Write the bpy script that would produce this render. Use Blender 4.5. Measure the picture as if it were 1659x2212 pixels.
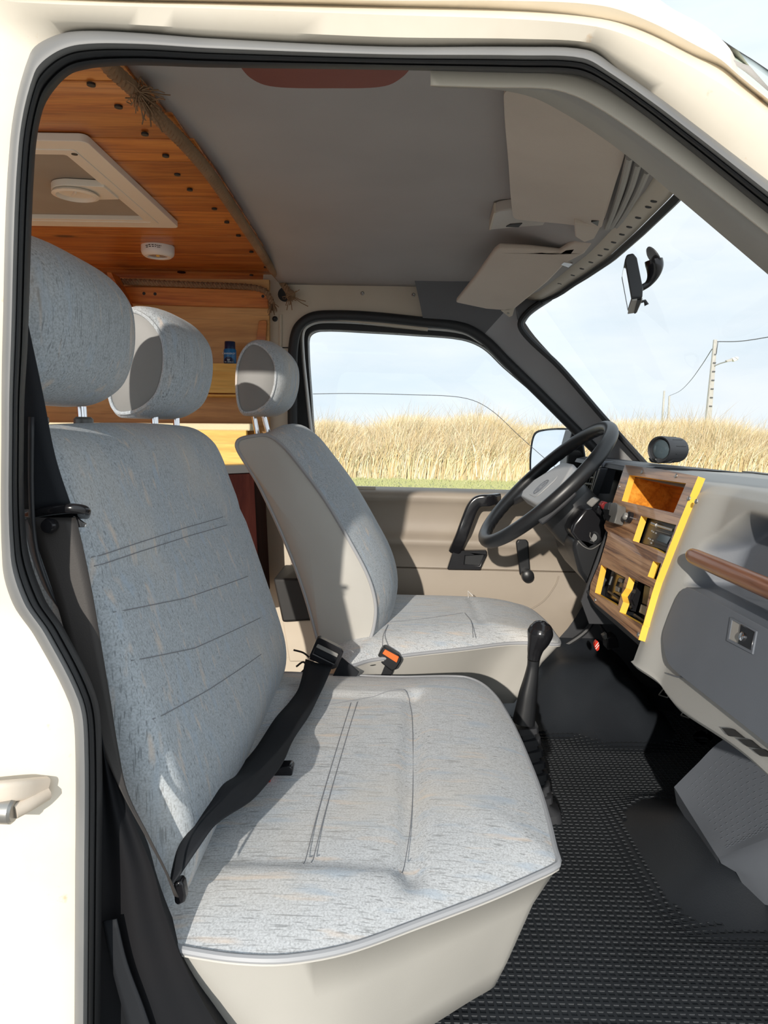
import bpy, bmesh, math, random
import numpy as np
from mathutils import Vector, Matrix
from mathutils.geometry import tessellate_polygon
random.seed(7); RNG = np.random.default_rng(7)
for o in list(bpy.data.objects): bpy.data.objects.remove(o)
scn = bpy.context.scene
COL = scn.collection
PI = math.pi

# ---------------------------------------------------------------- camera
# World: X = forward in the vehicle, Y = across it (away from the open door), Z = up.
# The photographer's eye is 1.44 m above the ground; heights below are given relative to the eye.
EYE = 1.44
IW, IH, FPX = 1659.0, 2212.0, 1550.0
_y = Vector(((850 - IW/2)/FPX, (925 - IH/2)/FPX, 1.0)).normalized()
_x = Vector((1.0, 0.02, 0.0)); _x.z = -(_x.x*_y.x + _x.y*_y.y)/_y.z; _x.normalize()
_z = _x.cross(_y)
def _w(c): c = Vector(c); return Vector((c.dot(_x), c.dot(_y), c.dot(_z)))
cam_d = bpy.data.cameras.new('camera'); cam = bpy.data.objects.new('camera', cam_d); COL.objects.link(cam)
r_, u_, b_ = _w((1,0,0)), _w((0,-1,0)), _w((0,0,-1))
cam.matrix_world = Matrix(((r_.x,u_.x,b_.x,0),(r_.y,u_.y,b_.y,0),(r_.z,u_.z,b_.z,EYE),(0,0,0,1)))
cam_d.sensor_fit = 'VERTICAL'; cam_d.sensor_height = 36.0; cam_d.lens = FPX/IH*36.0
cam_d.clip_start = 0.02; cam_d.clip_end = 500
scn.camera = cam

# ---------------------------------------------------------------- sky, sun, exposure
wd = bpy.data.worlds.new('sky'); scn.world = wd; wd.use_nodes = True
nt = wd.node_tree; nt.nodes.clear()
def wn(t, **k):
    n = nt.nodes.new(t)
    for a, v in k.items(): setattr(n, a, v)
    return n
tc = wn('ShaderNodeTexCoord'); mp = wn('ShaderNodeMapping'); mp.inputs['Scale'].default_value = (1.2, 1.2, 4.5)
nz = wn('ShaderNodeTexNoise'); nz.inputs['Scale'].default_value = 2.2; nz.inputs['Detail'].default_value = 6; nz.inputs['Roughness'].default_value = .55
rp = wn('ShaderNodeValToRGB'); rp.color_ramp.elements[0].position = .36; rp.color_ramp.elements[0].color = (.665,.765,.84,1)
rp.color_ramp.elements[1].position = .62; rp.color_ramp.elements[1].color = (.805,.86,.90,1)
bg = wn('ShaderNodeBackground'); bg.inputs['Strength'].default_value = 1.13
wo = wn('ShaderNodeOutputWorld')
nt.links.new(tc.outputs['Generated'], mp.inputs['Vector']); nt.links.new(mp.outputs['Vector'], nz.inputs['Vector'])
nt.links.new(nz.outputs['Fac'], rp.inputs['Fac']); nt.links.new(rp.outputs['Color'], bg.inputs['Color']); nt.links.new(bg.outputs['Background'], wo.inputs['Surface'])
sun_d = bpy.data.lights.new('sun', 'SUN'); sun = bpy.data.objects.new('sun', sun_d); COL.objects.link(sun)
sun_d.energy = 3.6; sun_d.color = (1.0, .93, .83); sun_d.angle = math.radians(.7)
sun.rotation_euler = Vector((.22, 1.0, -.305)).to_track_quat('-Z', 'Y').to_euler(); sun.location = (-2, -4, 5)
vs = scn.view_settings; vs.view_transform = 'Standard'; vs.look = 'None'; vs.gamma = 1.0; vs.use_curve_mapping = False; vs.exposure = 0.14
scn.cycles.diffuse_bounces = 8; scn.cycles.max_bounces = 16; scn.cycles.transparent_max_bounces = 16

# ---------------------------------------------------------------- sight lines: a measured direction met with a plane of the vehicle
def ray(px, py): return _w(((px - IW/2)/FPX, (py - IH/2)/FPX, 1.0))
def aY(px, py, Y): d = ray(px, py); p = d*(Y/d.y); return Vector((p.x, p.y, p.z + EYE))
def aZ(px, py, Z): d = ray(px, py); p = d*(Z/d.z); return Vector((p.x, p.y, p.z + EYE))
def aX(px, py, X): d = ray(px, py); p = d*(X/d.x); return Vector((p.x, p.y, p.z + EYE))
def aP(px, py, o, n): d = ray(px, py); o = Vector((o.x, o.y, o.z - EYE)); p = d*(o.dot(n)/d.dot(n)); return Vector((p.x, p.y, p.z + EYE))
def R(x, y, z): return Vector((x, y, z + EYE))          # point relative to the eye height

# ---------------------------------------------------------------- curve helpers
def cr(pts, per=8, closed=False):
    """Catmull-Rom through pts, `per` samples a span"""
    n = len(pts); out = []
    for i in range(n if closed else n - 1):
        if closed: p0, p1, p2, p3 = pts[(i-1) % n], pts[i], pts[(i+1) % n], pts[(i+2) % n]
        else: p0, p1, p2, p3 = pts[max(i-1, 0)], pts[i], pts[i+1], pts[min(i+2, n-1)]
        # centripetal-ish tangents limited by span length
        for k in range(per):
            t = k/per
            a = p1; d = p2
            l = (p2 - p1).length
            m1 = (p2 - p0); m2 = (p3 - p1)
            m1 = m1*(l/max((p1-p0).length + l, 1e-9)) if p0 is not p1 else (p2-p1)*1.0
            m2 = m2*(l/max((p3-p2).length + l, 1e-9)) if p3 is not p2 else (p2-p1)*1.0
            h00 = 2*t**3-3*t*t+1; h10 = t**3-2*t*t+t; h01 = -2*t**3+3*t*t; h11 = t**3-t*t
            out.append(a*h00 + m1*h10 + d*h01 + m2*h11)
    if not closed: out.append(pts[-1].copy())
    return out
def resample(pts, n, closed=False):
    P = list(pts) + ([pts[0]] if closed else [])
    L = [0.0]
    for a, b in zip(P, P[1:]): L.append(L[-1] + (b - a).length)
    out = []; j = 0
    for k in range(n):
        s = L[-1]*k/(n if closed else n - 1)
        while j < len(L) - 2 and L[j+1] < s: j += 1
        f = (s - L[j])/max(L[j+1] - L[j], 1e-9)
        out.append(P[j].lerp(P[j+1], min(max(f, 0), 1)))
    return out
def pxc(pts, Y, per=8, closed=False):                      # list of (px,py) on plane y=Y, smoothed
    return cr([aY(a, b, Y) for a, b in pts], per, closed)
def lerp(a, b, t): return a + (b - a)*t
def sstep(a, b, x):
    t = min(max((x - a)/(b - a), 0), 1); return t*t*(3 - 2*t)

# ---------------------------------------------------------------- mesh builder
class MB:
    def __init__(s): s.v = []; s.f = []; s.m = []
    def add(s, vs, fs, mi=0):
        o = len(s.v); s.v += [tuple(v) for v in vs]; s.f += [tuple(i + o for i in f) for f in fs]; s.m += [mi]*len(fs); return s
    def grid(s, rows, closed=False, mi=0, flip=False):
        n = len(rows[0]); vs = [p for r in rows for p in r]; fs = []
        for i in range(len(rows) - 1):
            for j in range(n if closed else n - 1):
                a, b, c, d = i*n + j, i*n + (j+1) % n, (i+1)*n + (j+1) % n, (i+1)*n + j
                fs.append((d, c, b, a) if flip else (a, b, c, d))
        return s.add(vs, fs, mi)
    def cap(s, ring, mi=0, flip=False):
        c = sum((Vector(p) for p in ring), Vector())/len(ring); n = len(ring)
        return s.add(list(ring) + [c], [((i+1) % n, i, n) if flip else (i, (i+1) % n, n) for i in range(n)], mi)
    def tube(s, pts, r, n=10, closed=False, caps=True, mi=0, prof=None, up=None):
        """sweep; r number or list; prof list of (a,b) multipliers"""
        m = len(pts); rows = []
        prof = prof or [(math.cos(2*PI*k/n), math.sin(2*PI*k/n)) for k in range(n)]
        nrm = None
        for i in range(m):
            if closed: t = pts[(i+1) % m] - pts[(i-1) % m]
            else: t = pts[min(i+1, m-1)] - pts[max(i-1, 0)]
            t = t.normalized() if t.length > 1e-9 else Vector((0, 0, 1))
            if up is not None: nrm = (Vector(up) - t*t.dot(Vector(up)))
            elif nrm is None:
                a = Vector((0, 0, 1)) if abs(t.z) < .9 else Vector((1, 0, 0)); nrm = a - t*t.dot(a)
            else: nrm = nrm - t*t.dot(nrm)
            nrm.normalize(); bi = t.cross(nrm)
            ri = r[i] if isinstance(r, (list, tuple)) else r
            rows.append([pts[i] + (nrm*a + bi*b)*ri for a, b in prof])
        if closed: rows.append(rows[0])
        s.grid(rows, True, mi)
        if caps and not closed: s.cap(rows[0], mi, True); s.cap(rows[-1], mi)
        return s
    def box(s, c, d, rot=None, mi=0):
        c = Vector(c); vs = []
        for x in (-.5, .5):
            for y in (-.5, .5):
                for z in (-.5, .5):
                    p = Vector((x*d[0], y*d[1], z*d[2]))
                    if rot is not None: p = rot @ p
                    vs.append(c + p)
        return s.add(vs, [(0,1,3,2),(4,6,7,5),(0,4,5,1),(2,3,7,6),(0,2,6,4),(1,5,7,3)], mi)
    def prism(s, loop, d, mi=0):
        """loop: planar ring of points, d: extrusion vector"""
        n = len(loop); d = Vector(d); a = [Vector(p) for p in loop]; b = [p + d for p in a]
        tri = tessellate_polygon([a])
        s.add(a, [tuple(t) for t in tri], mi); s.add(b, [tuple(reversed(t)) for t in tri], mi)
        return s.add(a + b, [(i, (i+1) % n, n + (i+1) % n, n + i) for i in range(n)], mi)
    def plate(s, outer, holes, d, mi=0):
        """prism with holes"""
        d = Vector(d); loops = [outer] + holes; flat = [Vector(p) for l in loops for p in l]
        tri = tessellate_polygon([[Vector(p) for p in l] for l in loops])
        s.add(flat, [tuple(t) for t in tri], mi); s.add([p + d for p in flat], [tuple(reversed(t)) for t in tri], mi)
        for l in loops:
            a = [Vector(p) for p in l]; b = [p + d for p in a]; n = len(a)
            s.add(a + b, [(i, (i+1) % n, n + (i+1) % n, n + i) for i in range(n)], mi)
        return s
    def lathe(s, prof, o, ax, n=24, mi=0, caps=True):
        """prof list of (radius, height along ax)"""
        ax = Vector(ax).normalized(); a = Vector((0,0,1)) if abs(ax.z) < .9 else Vector((1,0,0))
        e1 = (a - ax*ax.dot(a)).normalized(); e2 = ax.cross(e1); o = Vector(o)
        rows = [[o + ax*h + (e1*math.cos(2*PI*k/n) + e2*math.sin(2*PI*k/n))*r for k in range(n)] for r, h in prof]
        s.grid(rows, True, mi)
        if caps:
            if prof[0][0] > 1e-5: s.cap(rows[0], mi, True)
            if prof[-1][0] > 1e-5: s.cap(rows[-1], mi)
        return s
    def sphere(s, c, r, n=12, mi=0, sc=(1,1,1)):
        c = Vector(c); rows = []
        for i in range(n + 1):
            th = PI*i/n
            rows.append([c + Vector((math.sin(th)*math.cos(2*PI*k/(2*n))*sc[0], math.sin(th)*math.sin(2*PI*k/(2*n))*sc[1], math.cos(th)*sc[2]))*r for k in range(2*n)])
        return s.grid(rows, True, mi)
    def build(s, name, mat, parent=None, bevel=0, seg=2, smooth=40, solid=0, sub=0, off=0.0, fix=True):
        me = bpy.data.meshes.new(name); me.from_pydata(s.v, [], s.f)
        mats = mat if isinstance(mat, (list, tuple)) else [mat]
        for m in mats: me.materials.append(m)
        if len(mats) > 1: me.polygons.foreach_set('material_index', s.m)
        bm = bmesh.new(); bm.from_mesh(me)
        bmesh.ops.remove_doubles(bm, verts=bm.verts, dist=2e-5)
        if fix: bmesh.ops.recalc_face_normals(bm, faces=bm.faces)
        bm.to_mesh(me); bm.free()
        if smooth:
            me.polygons.foreach_set('use_smooth', [True]*len(me.polygons))
            me.set_sharp_from_angle(angle=math.radians(smooth))
        o = bpy.data.objects.new(name, me); COL.objects.link(o)
        if parent is not None:
            o.parent = parent; o.matrix_parent_inverse = WORLD_OF(parent).inverted()
        if solid: m = o.modifiers.new('solid', 'SOLIDIFY'); m.thickness = solid; m.offset = off
        if bevel: m = o.modifiers.new('bevel', 'BEVEL'); m.width = bevel; m.segments = seg; m.limit_method = 'ANGLE'; m.angle_limit = math.radians(35)
        if sub: m = o.modifiers.new('sub', 'SUBSURF'); m.levels = sub; m.render_levels = sub
        return o
def WORLD_OF(o):
    m = Matrix.Translation(o.location) if o.rotation_euler.to_quaternion().angle < 1e-6 else Matrix.LocRotScale(o.location, o.rotation_euler, None)
    return (WORLD_OF(o.parent) @ o.matrix_parent_inverse @ m) if o.parent else m
def tag(o, label=None, cat=None, group=None, kind=None):
    if label: o['label'] = label
    if cat: o['category'] = cat
    if group: o['group'] = group
    if kind: o['kind'] = kind
    return o
def thing(name, label, cat, loc=(0,0,0), group=None, kind=None):
    o = bpy.data.objects.new(name, None); COL.objects.link(o); o.location = loc; o.empty_display_size = .05
    return tag(o, label, cat, group, kind)
def rrect(cx, cy, w, h, r, n=5):
    """rounded rectangle in 2D"""
    out = []
    for sx, sy, a0 in ((1,1,0),(-1,1,90),(-1,-1,180),(1,-1,270)):
        for k in range(n + 1):
            a = math.radians(a0 + 90*k/n); out.append((cx + sx*(w/2 - r) + r*math.cos(a), cy + sy*(h/2 - r) + r*math.sin(a)))
    return out

# ---------------------------------------------------------------- materials
def mat(name, col, rough=.5, metal=0, spec=.5, build=None, coat=0, sheen=0):
    m = bpy.data.materials.new(name); m.use_nodes = True; t = m.node_tree; b = t.nodes['Principled BSDF']
    b.inputs['Base Color'].default_value = (*col, 1); b.inputs['Roughness'].default_value = rough; b.inputs['Metallic'].default_value = metal
    b.inputs['Specular IOR Level'].default_value = spec; b.inputs['Coat Weight'].default_value = coat; b.inputs['Sheen Weight'].default_value = sheen
    if build: build(t, b)
    return m
def N(t, typ, **k):
    n = t.nodes.new(typ)
    for a, v in k.items():
        if a in ('scale','detail','rough','dist'): n.inputs[{'scale':'Scale','detail':'Detail','rough':'Roughness','dist':'Distortion'}[a]].default_value = v
        else: setattr(n, a, v)
    return n
def coords(t, sc=(1,1,1), rot=(0,0,0)):
    c = N(t, 'ShaderNodeTexCoord'); m = N(t, 'ShaderNodeMapping'); m.inputs['Scale'].default_value = sc; m.inputs['Rotation'].default_value = rot
    t.links.new(c.outputs['Object'], m.inputs['Vector']); return m.outputs['Vector']
def ramp(t, fac, stops):
    r = N(t, 'ShaderNodeValToRGB'); e = r.color_ramp.elements
    while len(e) < len(stops): e.new(.5)
    for x, (p, c) in zip(e, stops): x.position = p; x.color = (*c, 1)
    t.links.new(fac, r.inputs['Fac']); return r.outputs['Color']
def mix(t, a, b, fac, mode='MIX'):
    m = N(t, 'ShaderNodeMix', data_type='RGBA', blend_type=mode)
    for s, v in ((m.inputs[0], fac), (m.inputs[6], a), (m.inputs[7], b)):
        if hasattr(v, 'links') or hasattr(v, 'is_linked'): t.links.new(v, s)
        else: s.default_value = v if isinstance(v, float) else (*v, 1)
    return m.outputs[2]
def bump(t, b, h, strength=.3, dist=.002):
    n = N(t, 'ShaderNodeBump'); n.inputs['Strength'].default_value = strength; n.inputs['Distance'].default_value = dist
    t.links.new(h, n.inputs['Height']); t.links.new(n.outputs['Normal'], b.inputs['Normal'])
def noise(t, vec, scale, detail=3, rough=.5):
    n = N(t, 'ShaderNodeTexNoise', scale=scale, detail=detail, rough=rough); t.links.new(vec, n.inputs['Vector']); return n.outputs['Fac']
def fabric(base, dash_axis):
    """woven grey upholstery: fine speckle, short dark dashes and faint warm/blue flecks"""
    def f(t, b):
        v = coords(t); sp = noise(t, v, 430, 2, .6)
        c = ramp(t, sp, [(.30, tuple(x*.72 for x in base)), (.52, base), (.72, tuple(min(x*1.17, 1) for x in base))])
        sc = [520, 520, 520]; sc[dash_axis] = 26
        ds = noise(t, coords(t, tuple(sc)), 1.0, 1, .4)
        c = mix(t, c, tuple(x*.45 for x in base), ramp(t, ds, [(.605, (0,0,0)), (.70, (.75,.75,.75))]))
        sc2 = [60, 60, 60]; sc2[dash_axis] = 12
        w = noise(t, coords(t, tuple(sc2)), 1.0, 2, .5)
        c = mix(t, c, (.76,.62,.50), ramp(t, w, [(.60, (0,0,0)), (.74, (.55,.55,.55))]))
        w2 = noise(t, coords(t, tuple(x*.8 + 1 for x in sc2)), 1.0, 2, .5)
        c = mix(t, c, (.42,.52,.63), ramp(t, w2, [(.58, (0,0,0)), (.72, (.5,.5,.5))]))
        big = noise(t, v, 5, 2); c = mix(t, c, (.74,.66,.55), ramp(t, big, [(.52, (0,0,0)), (.75, (.35,.35,.35))]))
        t.links.new(c, b.inputs['Base Color']); bump(t, b, sp, .25, .0009)
    return f
def grainy(c1, c2, scale, bs=.15, bd=.001, detail=2):
    def f(t, b):
        v = coords(t); n = noise(t, v, scale, detail, .6); big = noise(t, v, 6, 3)
        c = mix(t, c1, c2, ramp(t, big, [(.35, (0,0,0)), (.7, (1,1,1))]))
        t.links.new(c, b.inputs['Base Color']); bump(t, b, n, bs, bd)
    return f
def wood(cols, axis, stretch=18, scale=1.0, bs=.12, knots=True, rings=9.0, rot=(0,0,0)):
    """grain running along `axis`"""
    def f(t, b):
        sc = [stretch*scale]*3; sc[axis] = 1.6*scale
        v = coords(t, tuple(sc), rot); n = N(t, 'ShaderNodeTexNoise', scale=1.0, detail=5, rough=.62, dist=.35); t.links.new(v, n.inputs['Vector'])
        oi = N(t, 'ShaderNodeObjectInfo')
        ad = N(t, 'ShaderNodeVectorMath', operation='ADD'); sm = N(t, 'ShaderNodeVectorMath', operation='SCALE'); cmb = N(t, 'ShaderNodeCombineXYZ')
        for k in range(3): t.links.new(oi.outputs['Random'], cmb.inputs[k])
        t.links.new(cmb.outputs[0], sm.inputs[0]); sm.inputs['Scale'].default_value = 37.0
        t.links.new(v, ad.inputs[0]); t.links.new(sm.outputs[0], ad.inputs[1]); t.links.new(ad.outputs[0], n.inputs['Vector'])
        wv = N(t, 'ShaderNodeMath', operation='MULTIPLY'); wv.inputs[1].default_value = rings; t.links.new(n.outputs['Fac'], wv.inputs[0])
        fr = N(t, 'ShaderNodeMath', operation='PINGPONG'); fr.inputs[1].default_value = 1.0; t.links.new(wv.outputs[0], fr.inputs[0])
        c = ramp(t, fr.outputs[0], [(.0, cols[0]), (.45, cols[1]), (1.0, cols[2])])
        sc3 = [140*scale]*3; sc3[axis] = 6*scale
        fine = noise(t, coords(t, tuple(sc3), rot), 1.0, 3, .6)
        c = mix(t, c, tuple(x*.62 for x in cols[0]), ramp(t, fine, [(.5, (0,0,0)), (.75, (.55,.55,.55))]))
        br = N(t, 'ShaderNodeHueSaturation'); mr = N(t, 'ShaderNodeMapRange'); mr.inputs[3].default_value = .86; mr.inputs[4].default_value = 1.14
        t.links.new(oi.outputs['Random'], mr.inputs[0]); t.links.new(mr.outputs[0], br.inputs['Value']); t.links.new(c, br.inputs['Color']); c = br.outputs['Color']
        if knots:
            ksc = [5.0]*3; ksc[axis] = 2.2
            vo = N(t, 'ShaderNodeTexVoronoi', scale=1.0); t.links.new(coords(t, tuple(ksc), rot), vo.inputs['Vector'])
            c = mix(t, c, tuple(x*.28 for x in cols[0]), ramp(t, vo.outputs['Distance'], [(.035, (1,1,1)), (.075, (0,0,0))]))
        t.links.new(c, b.inputs['Base Color']); bump(t, b, fine, bs, .001)
    return f
M = {}
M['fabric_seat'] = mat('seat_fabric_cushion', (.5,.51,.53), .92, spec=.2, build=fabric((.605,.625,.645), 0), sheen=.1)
M['fabric_shaded'] = mat('seat_fabric_shaded', (.5,.51,.53), .92, spec=.2, build=fabric((.455,.50,.54), 2), sheen=.1)  # same cloth as the cushion; shade on the backs put into the colour
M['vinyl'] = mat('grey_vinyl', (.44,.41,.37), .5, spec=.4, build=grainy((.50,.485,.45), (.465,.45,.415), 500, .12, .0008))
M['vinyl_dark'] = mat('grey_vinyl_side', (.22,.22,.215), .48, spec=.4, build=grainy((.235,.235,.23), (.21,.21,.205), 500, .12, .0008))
M['piping'] = mat('grey_piping', (.36,.37,.39), .45)
M['stitch'] = mat('dark_stitching', (.24,.25,.27), .8)
M['cream'] = mat('cream_body_paint', (.80,.74,.63), .32, spec=.5, coat=.25, build=None)
def _cream(t, b):
    v = coords(t); n = noise(t, v, 9, 5, .6); r = noise(t, v, 38, 4, .65)
    c = mix(t, (.83,.765,.655), (.78,.71,.595), ramp(t, n, [(.4, (0,0,0)), (.65, (1,1,1))]))
    c = mix(t, c, (.62,.36,.15), ramp(t, r, [(.655, (0,0,0)), (.75, (.6,.6,.6))]))
    t.links.new(c, b.inputs['Base Color'])
_cream(M['cream'].node_tree, M['cream'].node_tree.nodes['Principled BSDF'])
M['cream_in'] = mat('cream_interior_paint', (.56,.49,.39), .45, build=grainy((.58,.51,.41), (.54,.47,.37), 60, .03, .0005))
M['black'] = mat('black_plastic', (.014,.015,.017), .38, spec=.5, build=grainy((.015,.016,.018), (.012,.013,.015), 700, .1, .0005))
M['gloss_black'] = mat('glossy_black_plastic', (.012,.012,.014), .18, spec=.5)
M['dark'] = mat('charcoal_plastic', (.032,.034,.038), .5, build=grainy((.034,.036,.041), (.029,.03,.034), 600, .15, .0006))
M['rubber'] = mat('black_rubber', (.017,.018,.02), .55, build=grainy((.018,.019,.021), (.014,.015,.017), 300, .12, .0006))
M['rubber_grey'] = mat('weathered_grey_rubber', (.20,.20,.195), .5, build=grainy((.20,.20,.197), (.135,.137,.14), 120, .1, .0006, 4))
M['mat_rubber'] = mat('floor_mat_rubber', (.022,.024,.027), .42, spec=.5, build=grainy((.022,.026,.032), (.017,.02,.025), 450, .35, .0008))
M['tread'] = mat('floor_tread_rubber', (.03,.032,.036), .6, spec=.4, build=grainy((.032,.037,.044), (.022,.026,.031), 300, .2, .0006))
M['belt'] = mat('belt_webbing', (.016,.018,.022), .7, spec=.22, build=grainy((.017,.019,.023), (.014,.016,.02), 900, .2, .0005))
M['lining'] = mat('near_black_lining', (.009,.010,.013), .75, spec=.18, build=grainy((.011,.011,.013), (.007,.009,.012), 300, .2, .0005))
M['red_dark'] = mat('dark_red_plastic', (.16,.008,.01), .35)
M['belt_trim'] = mat('belt_webbing_faded', (.05,.042,.038), .6, build=grainy((.035,.030,.028), (.026,.024,.023), 700, .2, .0005))
M['dash'] = mat('grey_dashboard', (.36,.355,.335), .5, spec=.4, build=grainy((.375,.37,.35), (.345,.34,.32), 650, .18, .0006))
M['dash_pocket'] = mat('dashboard_dark_pocket', (.36,.355,.335), .5, spec=.4, build=lambda t, b: (t.links.new(mix(t, (.365,.36,.34), (.135,.149,.174), N(t, 'ShaderNodeAttribute', attribute_name='pocket_mask').outputs['Fac']), b.inputs['Base Color']), bump(t, b, noise(t, coords(t), 650, 2, .6), .18, .0006)))
M['dash_dark'] = mat('slate_dashboard', (.135,.142,.158), .5, spec=.4, build=grainy((.14,.155,.18), (.125,.139,.162), 650, .18, .0006))
M['trim_grey'] = mat('grey_pillar_trim', (.33,.315,.29), .5, build=grainy((.34,.325,.30), (.31,.295,.27), 600, .12, .0006))
M['pillar_dark'] = mat('pillar_trim_shaded', (.075,.078,.085), .55, build=grainy((.135,.138,.145), (.115,.118,.125), 600, .15, .0006))
M['pillar_mid'] = mat('pillar_trim_lit', (.22,.22,.225), .5, build=grainy((.40,.40,.405), (.36,.36,.365), 600, .15, .0006))
M['headliner'] = mat('grey_headliner', (.30,.275,.26), .9, spec=.15, build=grainy((.42,.40,.385), (.39,.37,.355), 900, .25, .0008))
M['visor'] = mat('beige_vinyl_visor', (.48,.415,.345), .55, spec=.35, build=grainy((.62,.535,.45), (.57,.49,.41), 330, .5, .0012))
M['door'] = mat('taupe_door_panel', (.42,.36,.295), .5, spec=.4, build=grainy((.335,.285,.23), (.295,.25,.205), 500, .15, .0007))
M['door_top'] = mat('grey_door_rail', (.20,.185,.17), .45)
M['burgundy'] = mat('burgundy_board', (.20,.055,.04), .6, build=grainy((.23,.065,.045), (.15,.04,.03), 90, .2, .001))
M['chrome'] = mat('chrome', (.8,.8,.82), .12, metal=1)
M['steel'] = mat('dull_steel', (.42,.41,.39), .38, metal=.9)
M['rusty'] = mat('rusty_painted_steel', (.62,.53,.43), .55, build=grainy((.66,.60,.52), (.42,.27,.16), 40, .3, .002, 4))
M['mirror'] = mat('mirror_glass', (.95,.97,1.0), .02, metal=1)
M['white_plastic'] = mat('warm_white_plastic', (.80,.74,.64), .4)
M['white'] = mat('white_plastic', (.82,.80,.77), .3)
M['screen'] = mat('hatch_fly_screen', (.34,.30,.25), .7, build=grainy((.36,.32,.27), (.31,.27,.225), 30, .05, .0005))
M['red'] = mat('red_plastic', (.55,.03,.015), .35)
M['orange'] = mat('orange_plastic', (.85,.16,.03), .4)
M['pine'] = mat('orange_varnished_pine', (.42,.16,.035), .38, spec=.45, coat=.12, build=wood([(.35,.088,.015), (.50,.155,.025), (.60,.215,.04)], 0, 22, 1.0))
M['pine_y'] = mat('yellow_pine', (.78,.45,.085), .45, build=wood([(.74,.40,.055), (.83,.49,.085), (.87,.56,.12)], 0, 16, 1.0))
M['plywood'] = mat('brown_plywood', (.42,.22,.085), .45, build=wood([(.56,.28,.085), (.72,.39,.13), (.80,.47,.18)], 0, 9, 1.0, rings=5.0))
M['mahogany'] = mat('dark_red_cabinet', (.06,.014,.01), .9, spec=.08, build=wood([(.028,.007,.006), (.036,.009,.007), (.045,.012,.009)], 2, 12, 1.0, knots=False))
M['veneer'] = mat('weathered_oak_veneer', (.36,.22,.13), .36, spec=.6, coat=.3, build=wood([(.14,.055,.02), (.42,.21,.095), (.56,.32,.165)], 1, 70, 1.0, .5, knots=True, rings=7.0))
M['ply_edge'] = mat('yellow_painted_edge', (.90,.52,.06), .45, build=grainy((.92,.55,.07), (.84,.44,.045), 60, .1, .0006))
M['cubby'] = mat('varnished_cubby_wood', (.62,.24,.02), .3, coat=.2, build=wood([(.50,.17,.015), (.64,.255,.025), (.72,.33,.045)], 1, 16, 1.0, knots=False))
M['bar'] = mat('reddish_wood_bar', (.30,.12,.055), .35, coat=.2, build=wood([(.22,.08,.035), (.31,.125,.06), (.38,.17,.085)], 1, 30, 1.0, knots=False))
M['rope'] = mat('hemp_rope', (.28,.18,.105), .95, spec=.1, build=grainy((.31,.20,.12), (.19,.12,.07), 160, .6, .002, 4))
M['foam'] = mat('cream_foam', (.72,.63,.42), .9, build=grainy((.76,.67,.46), (.66,.57,.38), 120, .5, .003, 4))
M['lamp_lens'] = mat('smoked_lens', (.26,.19,.13), .2, spec=.6)
M['dome_lens'] = mat('translucent_lamp_cover', (.50,.46,.41), .3)
M['bottle_blue'] = mat('blue_bottle', (.012,.16,.42), .3)
M['bottle_navy'] = mat('navy_bottle', (.006,.018,.07), .3)
M['ink'] = mat('black_ink', (.02,.02,.02), .6)
M['ink_white'] = mat('pale_ink', (.65,.80,.92), .5)
M['lcd'] = mat('lcd_window', (.07,.095,.11), .12)
M['button'] = mat('grey_button', (.20,.195,.185), .35)
M['silver'] = mat('grey_rocker', (.12,.117,.11), .3)
M['concrete'] = mat('concrete_pole', (.52,.50,.47), .85, build=grainy((.55,.53,.50), (.47,.45,.43), 8, .2, .01))
M['cable'] = mat('grey_cable', (.10,.10,.11), .7)
M['lawn'] = mat('mown_lawn', (.36,.39,.18), .95, spec=.1, build=grainy((.40,.42,.19), (.46,.45,.25), 9, .4, .02, 4))
M['bounce_ground'] = mat('bounce_ground_grey', (.44,.40,.35), .95, spec=.1, build=grainy((.43,.415,.385), (.36,.345,.32), 40, .6, .01, 5))
def _straw(t, b):
    a = N(t, 'ShaderNodeAttribute', attribute_name='tint'); t.links.new(a.outputs['Color'], b.inputs['Base Color'])
M['straw'] = mat('dry_grass', (.6,.45,.22), .9, spec=.1, build=_straw)
def glass(name, tint, refl):
    m = bpy.data.materials.new(name); m.use_nodes = True; t = m.node_tree; t.nodes.clear()
    o = N(t, 'ShaderNodeOutputMaterial'); tr = N(t, 'ShaderNodeBsdfTransparent'); tr.inputs[0].default_value = (*tint, 1)
    g = N(t, 'ShaderNodeBsdfGlossy'); g.inputs['Roughness'].default_value = .01; lw = N(t, 'ShaderNodeLayerWeight'); lw.inputs['Blend'].default_value = .5
    pw = N(t, 'ShaderNodeMath', operation='POWER'); pw.inputs[1].default_value = 5.0; t.links.new(lw.outputs['Facing'], pw.inputs[0])
    ma = N(t, 'ShaderNodeMath', operation='MULTIPLY_ADD'); ma.inputs[1].default_value = refl; ma.inputs[2].default_value = .02; t.links.new(pw.outputs[0], ma.inputs[0])
    mx = N(t, 'ShaderNodeMixShader'); t.links.new(ma.outputs[0], mx.inputs[0]); t.links.new(tr.outputs[0], mx.inputs[1]); t.links.new(g.outputs[0], mx.inputs[2]); t.links.new(mx.outputs[0], o.inputs[0]); return m
M['glass'] = glass('clear_glass', (.985,.99,.99), .5)
M['glass_green'] = mat('greenish_glass_edge', (.50,.58,.53), .15, spec=.6)
# ================================================================ SETTING
def skin(lines, per=6):
    """lines: [(Y, [(px,py)...]) or list of Vectors] with equal key counts -> rows of smoothed points"""
    return [cr([aY(a, b, l[0]) for a, b in l[1]] if isinstance(l, tuple) else l, per) for l in lines]
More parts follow.
